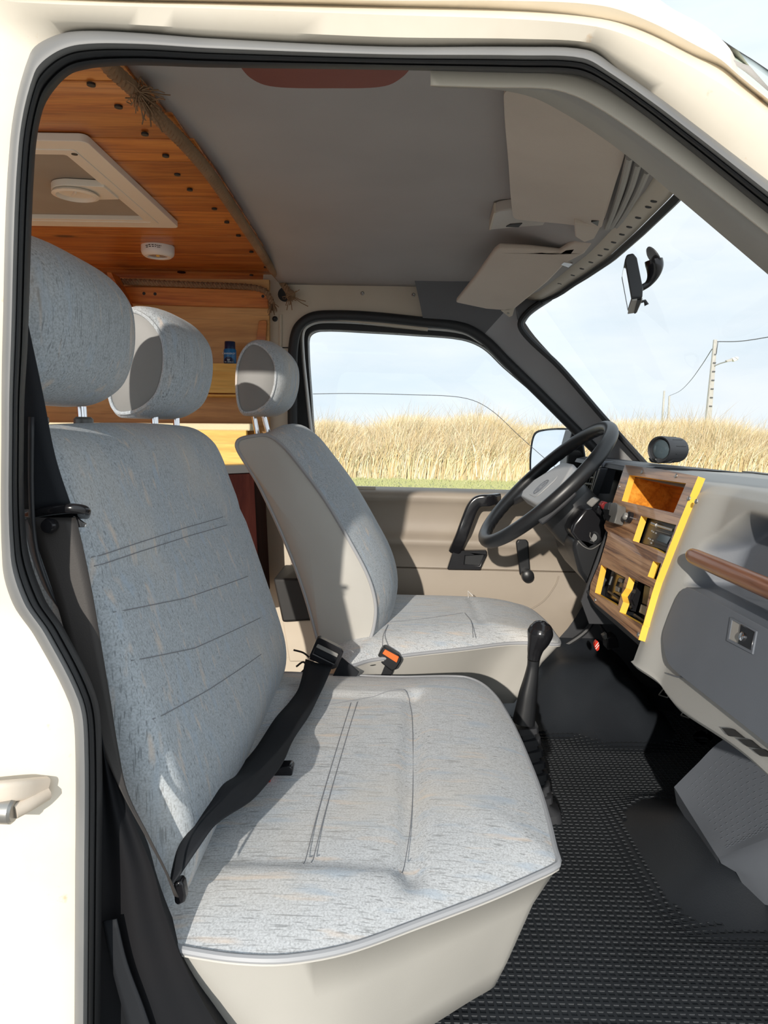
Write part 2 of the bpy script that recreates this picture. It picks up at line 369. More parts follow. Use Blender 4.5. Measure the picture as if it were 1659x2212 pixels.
# ---- near body side round the open doorway (opening edge, rolled edge, ridge, gutter, lip, roof)
A = [(160,2330),(162,1900),(162,1600),(150,1520),(75,1375),(28,1305),(5,1220),(3,900),(5,740),(22,300),(65,115),(110,80),(175,66),(300,70),(450,82),(830,100),(1130,100),(1270,107),(1330,145),(1430,215),(1500,268),(1560,314),(1659,390),(1800,498)]
B = [(75,2330),(85,1900),(84,1600),(60,1500),(-10,1400),(-60,1310),(-90,1220),(-95,900),(-95,740),(-70,300),(-20,62),(60,42),(150,45),(300,54),(450,62),(830,80),(1130,84),(1278,93),(1345,124),(1455,188),(1530,235),(1590,275),(1690,345),(1840,455)]
C = [(-80,2330),(-80,1900),(-80,1600),(-110,1450),(-180,1350),(-230,1250),(-260,1200),(-260,900),(-260,740),(-200,250),(-100,0),(40,5),(150,10),(300,14),(450,18),(830,32),(1130,42),(1290,58),(1372,84),(1490,142),(1555,180),(1605,212),(1715,290),(1880,410)]
D = [(-160,2330),(-160,1900),(-160,1600),(-200,1430),(-260,1330),(-310,1230),(-340,1180),(-340,900),(-340,740),(-280,200),(-160,-20),(20,-8),(150,-4),(300,2),(450,5),(830,14),(1130,23),(1298,40),(1390,66),(1500,120),(1560,146),(1602,180),(1712,268),(1880,390)]
E_ = [(-200,2330),(-200,1900),(-200,1600),(-240,1420),(-300,1310),(-350,1220),(-380,1170),(-380,900),(-380,740),(-310,180),(-190,-40),(10,-18),(150,-12),(300,-6),(450,-4),(830,1),(1130,2),(1304,13),(1402,46),(1500,96),(1556,128),(1599,165),(1706,250),(1880,372)]
F_ = [(-240,2330),(-240,1900),(-240,1600),(-280,1400),(-340,1300),(-390,1200),(-420,1160),(-420,900),(-420,740),(-350,160),(-220,-80),(0,-80),(150,-80),(300,-75),(450,-70),(830,-60),(1130,-55),(1375,-28),(1455,20),(1528,60),(1576,104),(1606,160),(1710,246),(1884,368)]
I_ = [(215,2330),(220,1900),(220,1600),(207,1500),(140,1360),(95,1290),(58,1170),(52,900),(60,740),(75,350),(92,240),(125,185),(165,155),(270,142),(450,146),(830,151),(1130,158),(1240,162),(1295,182),(1380,240),(1440,286),(1500,333),(1659,462),(1800,575)]
for L_, d_ in ((A, 0), (B, 0), (C, 0), (D, 0), (E_, 0), (F_, 0), (I_, 0)):
    a_, b_ = L_[-2], L_[-1]
    for q_ in (460, 920): L_.append((b_[0] + q_, b_[1] + q_*.775))          # the pillar runs on down to the front wing
wr = thing('wall_right', None, None, (0,.6,EYE), kind='structure')
def narrow(L, off): return [(p[0] if i > 8 else (max(p[0], -40 + off*.4) if i < 5 else a[0] + off), p[1]) for i, (p, a) in enumerate(zip(L, A))]
B, C, D, E_, F_ = narrow(B, -70), narrow(C, -110), narrow(D, -125), narrow(E_, -130), narrow(F_, -140)
rows = skin([(.612, A), (.600, A), (.588, B), (.580, C), (.598, D), (.586, E_), (.640, F_)])
rows.insert(0, [p + Vector((0,.015,0)) for p in rows[0]])
MB().grid(rows).build('body_side', M['cream'], wr, smooth=50)
# ---- weatherstrip round the doorway
ri = skin([(.64, I_)])[0]
def srow(t, Y): return cr([aY(lerp(a[0], b[0], t), lerp(a[1], b[1], t), Y) for a, b in zip(A, I_)], 6)
ws = thing('door_weatherstrip', 'weathered grey and black rubber weatherstrip around the open doorway', 'door seal', (0,.6,EYE))
MB().grid([srow(0,.606), srow(.0,.598), srow(.05,.591), srow(.13,.587), srow(.24,.585), srow(.34,.5855), srow(.43,.589), srow(.50,.595), srow(.53,.604)]).build('outer_lip', M['rubber_grey'], ws, smooth=60)
MB().grid([srow(.44,.604), srow(.48,.596), srow(.54,.5945), srow(.62,.596), srow(.70,.600), srow(.74,.6045), srow(.78,.602), srow(.86,.605), srow(.94,.613), srow(1.0,.628), srow(1.0,.650)]).build('inner_bulb', M['rubber'], ws, smooth=60)
# ---- hinge striker on the body side, far left
sk = thing('door_striker', 'rusty door hinge bracket with grey roller on the cream body side', 'hinge', aY(40,1740,.57))
pts = [aY(-70,1716,.556), aY(20,1708,.560), aY(98,1700,.585)]
m = MB(); m.tube(cr(pts, 5), [.0085]*11, 8, prof=[(a*1.0, b*.55) for a, b in rrect(0,0,2,2,.5,3)]); m.build('bracket_arm', M['rusty'], sk, smooth=50)
m = MB(); m.tube(cr([aY(100,1712,.585), aY(62,1735,.570), aY(30,1752,.560)], 5), .0068, 10); m.build('bracket_brace', M['rusty'], sk)
m = MB(); m.lathe([(.0085,0),(.0105,.002),(.0105,.045),(.0085,.048)], aY(32,1752,.558), (-1,0,0.02), 18); m.build('roller', M['steel'], sk)
# ---- outer corner of the windscreen seen past the roof edge
# ---- near windscreen pillar: light moulding over grey trim
t1 = thing('trim_1', None, None, (0,.7,EYE), kind='structure')
P1 = [(930,140),(1060,147),(1180,151),(1252,157),(1314,180),(1402,238),(1522,334),(1682,456),(1843,588),(2300,945),(2760,1300)]
P2 = [(930,180),(1060,184),(1185,187),(1245,203),(1300,232),(1372,280),(1470,352),(1659,500),(1820,632),(2280,990),(2740,1340)]
P3 = [(930,182),(1060,187),(1150,206),(1215,238),(1290,285),(1352,330),(1440,402),(1659,588),(1820,725),(2230,1060),(2640,1390)]
a1 = skin([(.660, P1), (.646, P1), (.641, P1), (.634, P2), (.650, P2)], 6)
MB().grid([a1[0], a1[1], [p.lerp(q, .5) - Vector((0,.004,0)) for p, q in zip(a1[2], a1[3])], a1[3], a1[4]]).build('moulding', M['white_plastic'], t1, smooth=60, solid=.004)
b1 = skin([(.660, P2), (.715, P3)], 6)
MB().grid([b1[0], [p.lerp(q, .5) + Vector((0,-.012,-.004)) for p, q in zip(*b1)], b1[1], [p + Vector((.01,.03,.012)) for p in b1[1]]]).build('pillar_cover', M['trim_grey'], t1, smooth=60, solid=.003)
# ---- near B pillar inner trim (charcoal), from the seal back to the bench
t2 = thing('trim_2', None, None, (-.3,.7,EYE), kind='structure')
rr = [Vector((p.x, .655, p.z)) for p in ri[12:43]]
rows = [rr, [p + Vector((-.02,.03,0)) for p in rr], [p + Vector((-.07,.10,0)) for p in rr], [p + Vector((-.12,.12,0)) for p in rr]]
MB().grid(rows).build('pillar_lining', M['dark'], t2, smooth=60, solid=.003)
J = [(216,1560),(258,1700),(330,1877),(352,1960),(383,2048),(425,2140),(475,2225),(540,2330)]
K0 = [(213,1560),(214,1700),(214,1877),(214,1960),(214,2048),(212,2140),(210,2225),(210,2330)]
rows = []
for k in range(17):
    t = k/16; Y = .638 + .004*math.sin(t*9.0) + .004*(t if t < .9 else .9) - (.0 if t < .93 else 0)
    rows.append([aY(lerp(a[0], b[0], t), a[1], Y) for a, b in zip(K0, J)])
rows.append([Vector((p.x*1.075 - .004, p.y*1.07, p.z)) for p in rows[-1]])
MB().grid([cr(r, 4) for r in rows]).build('sill_lining', M['lining'], t2, smooth=60)

# ---- ceiling: grey headliner, falling to the windscreen frame
WSX = [(.66,.34),(.80,.375),(1.0,.405),(1.2,.428),(1.4,.44),(1.6,.447),(1.8,.438),(1.95,.417),(2.06,.385)]
def wsx(Y):
    for (a, x0), (b, x1) in zip(WSX, WSX[1:]):
        if Y <= b: return lerp(x0, x1, max(0, min(1, (Y - a)/(b - a))))
    return WSX[-1][1]
EDGE = [(-2,.405),(.0,.405),(.115,.402),(.217,.390),(.25,.352),(.28,.322),(.30,.296),(.312,.276),(.355,.235),(.45,.16)]     # roof edge over the doorway (x, height)
def redge(x, y):
    for (a, b), (c, d) in zip(EDGE, EDGE[1:]):
        if x <= c: return lerp(b, d, (x - a)/(c - a)) + .38*(y - .64)
    return .2 + .38*(y - .64)
def zceil(x, y):
    z = .436 - .056*sstep(.20, .42, x) - .03*sstep(1.75, 2.14, y) - .05*(1 - sstep(.62, .80, y)) - .075*(1 - sstep(.62, .86, y))*sstep(-.05, .25, x)
    return min(z, redge(x, y) - .012) if x > -.36 and y < 1.1 else z
cl = thing('ceiling', None, None, (0,1.4,EYE+.43), kind='structure')
ROPE = [aZ(a, b, .418) for a, b in [(222,118),(242,150),(266,172),(300,204),(332,243),(368,280),(405,318),(450,372),(490,430),(525,484),(556,532),(588,582),(606,604)]]
def ropex(y):
    for p, q in zip(ROPE, ROPE[1:]):
        if y <= q.y: return lerp(p.x, q.x, min(max((y - p.y)/max(q.y - p.y, 1e-6), 0), 1))
    return ROPE[-1].x
rows = []
for i in range(33):
    y = .63 + (2.145 - .63)*i/32
    rows.append([R(lerp(ropex(y) - .003, wsx(y) - .035, j/28), y, zceil(lerp(ropex(y) - .003, wsx(y) - .035, j/28), y)) for j in range(29)])
MB().grid(rows).build('headliner', M['headliner'], cl, smooth=80, solid=.006, off=1)
# ---- roof skin above the linings, front wing and bonnet (outside the doorway's view)
rows = []
for i in range(25):
    y = .645 + (2.16 - .645)*i/24; row = []
    for j in range(31):
        x = lerp(-1.75, wsx(y) + .012, j/30); row.append(R(x, y, .467 if x < -.37 else min(zceil(x, y) + .032, redge(x, y) - .002)))
    rows.append(row)
MB().grid(rows).build('roof_skin', M['cream'], wr, smooth=80)
rows = [[R(x, y, z - .05*abs(2*(y - .62)/1.56 - 1)**3) for y in [.62 + 1.56*k/20 for k in range(21)]] for x, z in ((.86,-.115),(1.0,-.17),(1.15,-.25),(1.28,-.36),(1.33,-.55),(1.34,-.95))]
MB().grid(rows).build('bonnet', M['cream'], wr, smooth=60)
m = MB(); m.box(R(.0, .635, -.93), (1.3, .06, .24)); m.build('sill', M['cream'], wr, bevel=.012)
m = MB(); m.box(R(-1.2, 1.4, -.90), (1.1, 1.56, .16)); m.build('floor_edge', M['cream'], wr, bevel=.01)
m = MB(); m.prism([R(x, .60, z) for x, z in [(.80,-.10),(1.0,-.19),(1.15,-.27),(1.28,-.40),(1.33,-.6),(1.33,-1.0),(.66,-1.0),(.62,-.6),(.70,-.3)]], (0,.03,0)); m.build('front_wing', M['cream'], wr, bevel=.008)
# ---- wooden ceiling over the living area
wc = thing('ceiling.001', None, None, (-.9,1.4,EYE+.43), kind='structure')
ys = [.60 + .0925*k for k in range(18)]
for k in range(17):
    d = .0006*((k*7) % 5)
    xe = ropex((ys[k]+ys[k+1])/2) + .004; MB().box(R((xe - 1.685)/2, (ys[k]+ys[k+1])/2, .4435 - d), (xe + 1.685, .0912, .018)).build('board', M['pine'], wc, bevel=.0012, seg=1)
for sx, sy in [(197,184),(256,232),(313,291),(358,338),(383,378),(410,411),(463,452),(490,481),(515,510),(543,545),(574,578),(543,595)]:
    p = aZ(sx, sy, .4305); b = [o for o in wc.children if abs(o.data.vertices[0].co.y - p.y) < .1 and min(v.co.y for v in o.data.vertices) <= p.y <= max(v.co.y for v in o.data.vertices)]
    m = MB(); m.lathe([(.0055,.002),(.0055,-.0006),(.003,-.0012),(.0001,-.0006)], p, (0,0,1), 12); m.build('screw', M['ink'], b[0] if b else wc)
kn = MB(); kn.lathe([(.012,.002),(.012,-.0004),(.0001,-.0006)], aZ(392,589,.4305), (0,0,1), 10); kn.build('knot', M['mahogany'], wc.children[-1])
# ---- far side wall: cream rail, B pillar
wl = thing('wall_left', None, None, (0,2.13,EYE), kind='structure')
YW = 2.13
m = MB(); m.prism([aY(a, b, YW) for a, b in [(570,572),(640,574),(905,584),(925,712),(700,688),(668,690),(645,712),(634,760),(634,1000),(650,1200),(665,1420),(555,1420),(562,1000),(562,700)]], (0,.045,0)); m.build('metal_panel', M['cream_in'], wl, bevel=.006, seg=3)
m = MB(); m.tube([aY(606,680,YW-.002), aY(606,880,YW-.002)], .005, 8); m.build('pillar_fold', M['cream_in'], wl)
for a, b, r in [(783,634,.0055),(893,637,.0055),(594,689,.008),(636,755,.002)]:
    m = MB(); m.lathe([(r,.004),(r,-.0015),(r*.5,-.0035),(.0001,-.0025)], aY(a, b, YW), (0,1,0), 14); m.build('screw', M['steel'] if r < .008 else M['black'], wl)
m = MB(); m.lathe([(.02,.002),(.021,-.001),(.0001,-.0008)], aY(616,636,YW-.001), (0,1,0), 20); m.build('cable_hole', M['ink'], wl)
m = MB(); m.tube([aY(584,751,YW-.001), aY(634,751,YW-.001)], .0018, 6); m.build('panel_joint', M['ink'], wl)
# ---- far door
dr = thing('door_1', None, None, (.2,2.15,EYE-.4), kind='structure')
SEAL = [(660,1330),(642,1100),(633,960),(632,800),(634,745),(644,708),(672,686),(720,681),(800,684),(900,694),(1000,707),(1048,735),(1095,782),(1165,850),(1245,930),(1300,985)]
sp = cr([aY(a, b, 2.125) for a, b in SEAL], 6)
MB().tube(sp, .0145, 10).build('door_seal', M['rubber'], dr)
STR = [(690,1060),(676,962),(662,841),(653,745),(657,712),(680,697),(720,694),(800,698),(900,707),(1000,718),(1045,742)]
MB().tube(cr([aY(a, b, 2.15) for a, b in STR], 6), .0055, 8).build('bright_strip', M['steel'], dr)
GL = [(706,1075),(680,960),(671,850),(665,750),(668,722),(690,712),(800,716),(900,722),(1000,731),(1047,750),(1092,792),(1162,852),(1237,922),(1300,985),(1310,1080)]
OUT = [(660,1090),(645,960),(640,850),(640,750),(645,708),(672,688),(800,690),(900,700),(1000,712),(1050,738),(1100,782),(1170,845),(1250,920),(1325,985),(1330,1090)]
g = cr([aY(a, b, 2.17) for a, b in GL], 5); o_ = cr([aY(a, b, 2.17) for a, b in OUT], 5)
MB().grid([[p + Vector((0,.05,0)) for p in g], g, o_, [p + Vector((0,.05,0)) for p in o_]]).build('window_frame', M['rubber'], dr, smooth=40)
rows = []
prof = [(-.178,2.215),(-.180,2.150),(-.184,2.125),(-.192,2.116),(-.205,2.115),(-.215,2.122),(-.232,2.131),(-.270,2.134),(-.300,2.131),(-.314,2.122),(-.320,2.108),(-.330,2.103),(-.343,2.106),(-.352,2.113),(-.380,2.114),(-.404,2.113),(-.4085,2.112),(-.411,2.119),(-.4135,2.111),(-.45,2.107),(-.52,2.098),(-.60,2.094),(-.645,2.098),(-.652,2.12)]
for z, y in prof:
    row = []
    for k in range(41):
        x = lerp(-.30, .60, k/40); zz = z
        lo = -.652 + .20*max(0, (x - .44)/.16)**2.0
        if z < -.41: zz = -.41 + (z + .41)*((lo + .41)/(-.652 + .41))
        row.append(R(x, y, zz - .010*max(0,(x - .0))*.6 - .002))
    rows.append(row)
MB().grid(rows).build('door_panel', M['door'], dr, smooth=60)
m = MB(); m.tube(cr([aY(1207,1244,2.108), aY(1200,1264,2.104), aY(1172,1300,2.098), aY(1120,1330,2.094)], 6), .0022, 6); m.build('pocket_edge', M['door'], dr)
m = MB(); m.tube(cr([aY(a, b, 2.098) for a, b in [(1262,1190),(1278,1250),(1287,1310),(1272,1356),(1225,1392),(1170,1418)]], 6), .008, 8); m.build('lower_seal', M['rubber'], dr)
# pull handle: upright grip with a bent top, and the latch recess at its foot
ho = [(975,1190),(990,1195),(1018,1140),(1036,1112),(1050,1100),(1080,1093),(1087,1086),(1086,1074),(1072,1071),(1036,1070),(1022,1074),(1014,1090),(1000,1130),(985,1165)]
hp = [aY(a, b, 2.068) for a, b in [(984,1195),(996,1160),(1010,1122),(1022,1094),(1034,1083),(1056,1081),(1080,1081)]]
hp[0].y = 2.10; hp[-1].y = 2.11
m = MB(); m.tube(cr(hp, 6), 1.0, prof=[(a*.010, b*.0175) for a, b in rrect(0,0,2,2,.5,4)], up=(0,1,0)); m.build('pull_handle', M['gloss_black'], dr, smooth=60)
outer = [aY(a, b, 2.090) for a, b in [(966,1230),(979,1190),(1051,1189),(1052,1198),(1037,1231)]]
inner = [aY(a, b, 2.090) for a, b in [(1003,1219),(1005,1200),(1046,1198),(1036,1222)]]
m = MB(); m.plate(outer, [inner], (0,.02,0)); lp = m.build('latch_plate', M['gloss_black'], dr, bevel=.002)
m = MB(); m.prism([p + Vector((0,.012,0)) for p in inner], (0,.006,0)); m.build('latch_well', M['black'], lp)
# window crank
m = MB(); m.prism([aY(a, b, 2.078) for a, b in [(1115,1172),(1119,1166),(1138,1166),(1142,1172),(1146,1232),(1140,1246),(1130,1248),(1123,1240)]], (0,.014,0)); ck = m.build('window_crank', M['black'], dr, bevel=.004, seg=3)
m = MB(); m.lathe([(.017,.0),(.0185,-.006),(.0175,-.022),(.012,-.026),(.0001,-.027)], aY(1138,1241,2.078), (0,1,0), 24); m.build('crank_knob', M['black'], ck)
m = MB(); m.lathe([(.012,.02),(.012,-.008)], aY(1129,1176,2.085), (0,1,0), 16); m.build('crank_hub', M['black'], ck)
# glass of the far door, and the dropped pane's edge
w2 = thing('window_2', None, None, (.1,2.19,EYE), kind='structure')
m = MB(); m.prism([p + Vector((0,.022,0)) for p in g], (0,.004,0)); m.build('door_glass', M['glass'], w2, smooth=0)
arc = cr([aY(a, b, 2.186) for a, b in [(676,851),(760,850),(900,853),(985,857),(1030,868),(1070,893),(1120,940),(1180,993),(1250,1050)]], 6)
MB().tube(arc, .0009, 6).build('glass_edge', M['concrete'], w2)
# ---- far windscreen pillar and header cover
t3 = thing('trim_3', None, None, (.4,2.05,EYE), kind='structure')
QA = [(916,700),(1000,705),(1046,722),(1092,765),(1165,838),(1245,922),(1305,985),(1325,1010)]
QM = [(908,660),(1005,668),(1075,690),(1112,735),(1190,815),(1280,905),(1345,975),(1372,1010)]
QB = [(893,594),(1010,600),(1120,640),(1135,698),(1205,782),(1300,890),(1375,975),(1402,1010)]
rows = skin([(2.16, QA), (2.125, QA), (2.095, QM), (2.055, QB), (2.10, QB)], 6)
hd = [r[:13] for r in rows]; pl = [r[12:] for r in rows]  # one cover: shade at the header, light on the pillar put into two tones
MB().grid(hd).build('header_cover', M['pillar_dark'], t3, smooth=60)
MB().grid(pl).build('pillar_cover', M['pillar_mid'], t3, smooth=60)
m = MB(); m.grid(skin([(2.055, [(1110,640),(1150,632),(1185,640)]), (2.05, [(1118,690),(1140,668),(1186,645)]), (2.075, [(1128,706),(1146,680),(1192,648)])], 5)); m.build('corner_cover', M['pillar_dark'], t3, solid=.003)
# ---- windscreen: header strip, glass, black seal
w1 = thing('window_1', None, None, (.5,1.4,EYE+.2), kind='structure')
yy = [.88 + (2.05-.88)*k/30 for k in range(31)]; yg = [.73 + (2.05-.73)*k/30 for k in range(31)]
hz_ = lambda y: .014*sstep(1.8,2.05,y) + .088*(1 - sstep(.64,.90,y))
ft = [R(wsx(y) + .004, y, .372 - hz_(y)) for y in yy]
fb = [R(wsx(y) - .032, y, .380 - hz_(y)) for y in yy]
MB().grid([[p + Vector((-.02,0,.028)) for p in fb], fb, [p.lerp(q, .5) + Vector((0,0,-.0015)) for p, q in zip(ft, fb)], ft]).build('header_strip', M['cream_in'], w1, smooth=50, solid=.002)
for a, b in [(1394,437),(1361,449),(1342,472),(1325,492),(1308,508),(1295,525),(1282,540),(1270,553),(1255,568),(1238,582),(1221,596),(1200,612)]:
    p = aZ(a, b, .372); y = min(max(p.y, .9), 2.0); p = R(wsx(y) - .014, y, .3745 - .013*sstep(1.8,2.05,y))
    m = MB(); m.lathe([(.0056,.002),(.0056,-.0012),(.0001,-.0012)], p, (.2,0,1), 10); m.build('punched_hole', M['ink'], w1)
m = MB(); m.tube([p + Vector((.010,0,-.002)) for p in ft], .0075, 8); m.build('top_seal', M['rubber'], w1)
def wsp(y, t):
    s = .035*math.sin(PI*min(max((y - .66)/1.4, 0), 1))*t
    return R(wsx(y) + .012 + (.36 + s)*t, y, .368 - .475*t - hz_(y)*(1 - t))
MB().grid([[wsp(y, t/10) for y in yg] for t in range(11)]).build('windscreen_glass', M['glass'], w1, smooth=80)
sd = cr([aY(a, b, 2.045) for a, b in [(1174,650),(1143,672),(1124,700),(1140,728),(1208,792),(1300,898),(1395,1004)]], 6)
MB().tube(sd, .0085, 8).build('side_seal', M['rubber'], w1)
e1 = skin([(.62, [(1564,134),(1610,170),(1659,212),(1760,300)]), (.66, [(1580,120),(1625,146),(1668,178),(1775,262)]), (.70, [(1590,112),(1632,138),(1676,170),(1790,250)])], 5)
MB().grid(e1).build('outer_glass_edge', M['glass_green'], w1, smooth=60, solid=.002)
MB().tube(cr([aY(a, b, .700) for a, b in [(1528,62),(1560,88),(1588,110),(1640,145),(1680,172),(1790,248)]], 5), [.0003]*3 + [.0003 + .00019*k for k in range(10)] + [.0022]*13, 6).build('outer_seal', M['rubber'], w1)
for pts in ([(1360,338),(1346,395),(1328,450),(1311,492)], [(1379,352),(1364,402),(1342,452),(1320,490)], [(1398,368),(1380,410),(1356,452),(1330,492)]):
    MB().tube(cr([aZ(a, b, .384 - .02*(1 - (b - 330)/160)) for a, b in pts], 5), .0055, 8).build('header_fold', M['trim_grey'], w1)
# ---- rear living area walls (left side lining, rear wall), mostly hidden by the seats
m = MB(); m.prism([aY(a, b, 2.10) for a, b in [(-400,594),(581,604),(581,1020),(-400,1020)]], (0,.02,0)); m.build('plywood_panel', M['plywood'], wl)
m = MB(); m.prism([aY(a, b, 2.16) for a, b in [(-400,530),(590,560),(590,640),(-400,640)]], (0,.02,0)); m.build('upper_batten', M['pine'], wl)
m = MB(); m.prism([aY(a, b, 2.098) for a, b in [(560,694),(574,692),(577,698),(574,745),(553,745)]], (0,-.006,0)); m.build('batten', M['pine'], wl, bevel=.001)
m = MB(); m.box(R(-.85, 2.15, -.55), (1.6, .02, .75)); m.build('lower_panel', M['cream_in'], wl)
wb = thing('wall_back', None, None, (-1.75,1.4,EYE-.2), kind='structure')
for k in range(9): MB().box(R(-1.72, 1.4, .38 - .14*k), (.02, 1.6, .137)).build('board', M['pine'], wb, bevel=.002, seg=1)
# ---- floor pan (dark rubber), with wheel-arch bumps
FZ = -.80
def zfloor(x, y):
    b1 = sstep(.44, .60, x)*sstep(1.04, 1.18, y)*(1 - sstep(1.30, 1.55, y))*.07
    b2 = sstep(.30, .50, x)*(1 - sstep(.62,.80,x))*sstep(1.78, 2.0, y)*.15
    b2 = max(b2, sstep(.44, .62, x)*(1 - sstep(.66,.80,x))*sstep(1.72, 1.95, y)*.12)
    toe = sstep(.90, 1.15, x)*.35
    ed = sstep(2.02, 2.14, y)*.03
    return FZ + b1 + b2 + toe + ed
fl = thing('floor', None, None, (.3,1.4,EYE+FZ), kind='structure')
rows = [[R(-.6 + 1.75*i/100, y, zfloor(-.6 + 1.75*i/100, y)) for i in range(101)] for y in [.66 + 1.48*k/90 for k in range(91)]]
MB().grid(rows).build('rubber_mat', M['mat_rubber'], fl, smooth=80)
m = MB(); m.box(R(-1.3, 1.4, FZ - .005), (1.4, 1.5, .01)); m.build('rear_floor', M['plywood'], fl)
# raised lattice of the mat, dark square recesses between the ribs
P = .0126; tv = []; tf = []
def inpat(x, y):
    if zfloor(x, y) > FZ + .012 or x > .93: return False
    return True
ny = int((2.02 - .70)/P); nx = int((.94 - .02)/P)
h = .0017; rw = .0021
for j in range(ny):
    for i in range(nx):
        x0, y0 = .02 + i*P, .70 + j*P; xc, yc = x0 + P/2, y0 + P/2
        if not inpat(xc, yc): continue
        if y0 < .80 and x0 < .1: continue
        z = zfloor(xc, yc); k = len(tv); q = P/2
        for s, zz in ((q, z + h), (q - rw, z + h), (q - rw - .0006, z + .0003)):
            tv += [R(xc - s, yc - s, zz), R(xc + s, yc - s, zz), R(xc + s, yc + s, zz), R(xc - s, yc + s, zz)]
        for r in range(2):
            for e in range(4):
                tf.append((k + 4*r + e, k + 4*r + (e+1) % 4, k + 4*r + 4 + (e+1) % 4, k + 4*r + 4 + e))
        tf.append((k + 8, k + 9, k + 10, k + 11))
m = MB(); m.v = [tuple(v) for v in tv]; m.f = tf; m.m = [0]*len(tf)
tag(m.build('tread_lattice', M['tread'], fl, smooth=0, fix=False), kind='stuff')
# dark bulkhead, kick panel and far footwell side closing the cab in front
tb = thing('wall_front', None, None, (1.05,1.4,EYE-.5), kind='structure')
m = MB(); m.box(R(1.08, 1.4, -.5), (.03, 1.6, .78)); m.build('bulkhead', M['black'], tb)
m = MB(); m.prism([R(x, 2.125, z) for x, z in [(.53,-.12),(1.08,-.12),(1.08,-.82),(.2,-.82),(.40,-.66),(.52,-.60),(.575,-.53),(.57,-.42)]], (0,.03,0)); m.build('kick_panel', M['dark'], tb, bevel=.004)
m = MB(); m.prism([R(x, .66, z) for x, z in [(.47,-.10),(1.08,-.10),(1.08,-.82),(.62,-.82)]], (0,.02,0)); m.build('near_kick_panel', M['dark'], tb)
# ================================================================ SEATS
def loop_normals(L):
    """outward XZ normals of a closed loop"""
    n = len(L); c = sum(L, Vector())/n; out = []
    for i in range(n):
        t = L[(i+1) % n] - L[(i-1) % n]; m = Vector((t.z, 0, -t.x)).normalized()
        if m.dot(L[i] - c) < 0 and False: m = -m
        out.append(m)
    if sum(m.dot(p - c) for m, p in zip(out, L)) < 0: out = [-m for m in out]
    return out
def cushion(parent, loop, zc, crown, dip, skirt_h, inset, front_inset, fabric_m, skirt_m, groove=None, lip=.006):
    """seat cushion: fabric top inside a piped edge, vinyl skirt below"""
    n = 200; L = resample(loop, n, True); c = sum(L, Vector())/n
    rows = []
    K = 40
    def zf(p, s):
        z = crown*(1 - s**5)
        if groove: z -= groove(p)*sstep(1.0, .93, s)
        return z
    for k in range(K + 1):
        s = 1 - (k/K)**1.4 if k < K else 0.0
        s = max(s, .004)
        row = []
        for p in L:
            q = c + (p - c)*s; q.z = lerp(c.z, p.z, s**2) + zf(q, s); row.append(q)
        rows.append(row)
    top = MB().grid(rows, True).cap(rows[-1]).build('cushion_cover', fabric_m, parent, smooth=80)
    sk = []
    xs = [p.x for p in L]; xf = max(xs); xr = min(xs)
    prof = [(0,0),(-.003,-.006),(.001,-.03),(.35,-.30),(.75,-.75),(.95,-.95),(1.35,-1.0)]
    for a, b in prof:
        row = []
        for p in L:
            d = (c - p); d.z = 0; d.normalize()
            fi = sstep(xr, xf, p.x); ins = lerp(inset, front_inset, fi)
            off = a*ins if a > .01 else a
            q = p + d*off; q.z = p.z + b*skirt_h if b < -.01 else p.z + b; row.append(q)
        sk.append(row)
    MB().grid(sk, True).build('cushion_skirt', skirt_m, parent, smooth=60)
    MB().tube([p + Vector((0,0,-.001)) for p in L], .0042, 8, True).build('piping', M['piping'], parent)
    return top
def shell(parent, loop, y0, y1, bulge, side_m, fab_m, names=('side_panel','cover'), round_far=.07, near_round=.0, dome=.008, pipe=.0035, pipe_m=None, front=(.9,.4), nseg=26, bexp=2.4):
    """seat back or headrest: flat side panel inside piping, upholstered band running across the seat"""
    n = len(loop); c = sum(loop, Vector())/n; nr = loop_normals(loop); f = Vector((front[0], 0, front[1])).normalized()
    W = [max(0.0, m.dot(f)) for m in nr]
    rows = []
    for k in range(nseg + 1):
        t = .5 - .5*math.cos(PI*k/nseg); y = lerp(y0, y1, t)
        d = (y1 - y); s = 1.0
        if d < round_far: s = (1 - (1 - d/round_far)**2.6)**(1/2.6) if d > 0 else 0.0
        e = (y - y0)
        if near_round and e < near_round: s = min(s, (.80 + .20*(1 - (1 - e/near_round)**2.2)))
        hb = bulge*(1 - abs(2*(y - y0)/(y1 - y0) - 1)**bexp)
        row = []
        for p, m, w in zip(loop, nr, W):
            q = c + (p - c)*(lerp(.55, 1, s)); q = q + m*(hb*(w**1.2)*s); q = Vector((q.x, y, q.z)); row.append(q)
        rows.append(row)
    cov = MB().grid(rows, True).cap(rows[-1]).build(names[1], fab_m, parent, smooth=70)
    sp = []
    for s in (1.0, .985, .93, .75, .4, .02):
        sp.append([Vector((c.x + (p.x - c.x)*s, y0 + .0015 - dome*(1 - s**4), c.z + (p.z - c.z)*s)) for p in (rows[0] if near_round else loop)])
    MB().grid(sp, True).cap(sp[-1]).build(names[0], side_m, parent, smooth=70)
    ring = rows[0]
    if pipe: MB().tube([Vector((p.x, p.y, p.z)) for p in ring], pipe, 8, True).build('seam_piping', pipe_m or M['piping'], parent)
    return cov, rows
def post(parent, a, b, r=.0055):
    MB().tube([a, b], r, 10).build('headrest_post', M['chrome'], parent)
HRL = [(546,734),(573,745),(595,774),(600,805),(596,841),(583,872),(556,893),(526,898),(514,886),(508,853),(507,817),(511,781),(525,749)]
HR0 = cr([aY(a, b, 1.64) for a, b in HRL], 6, True)
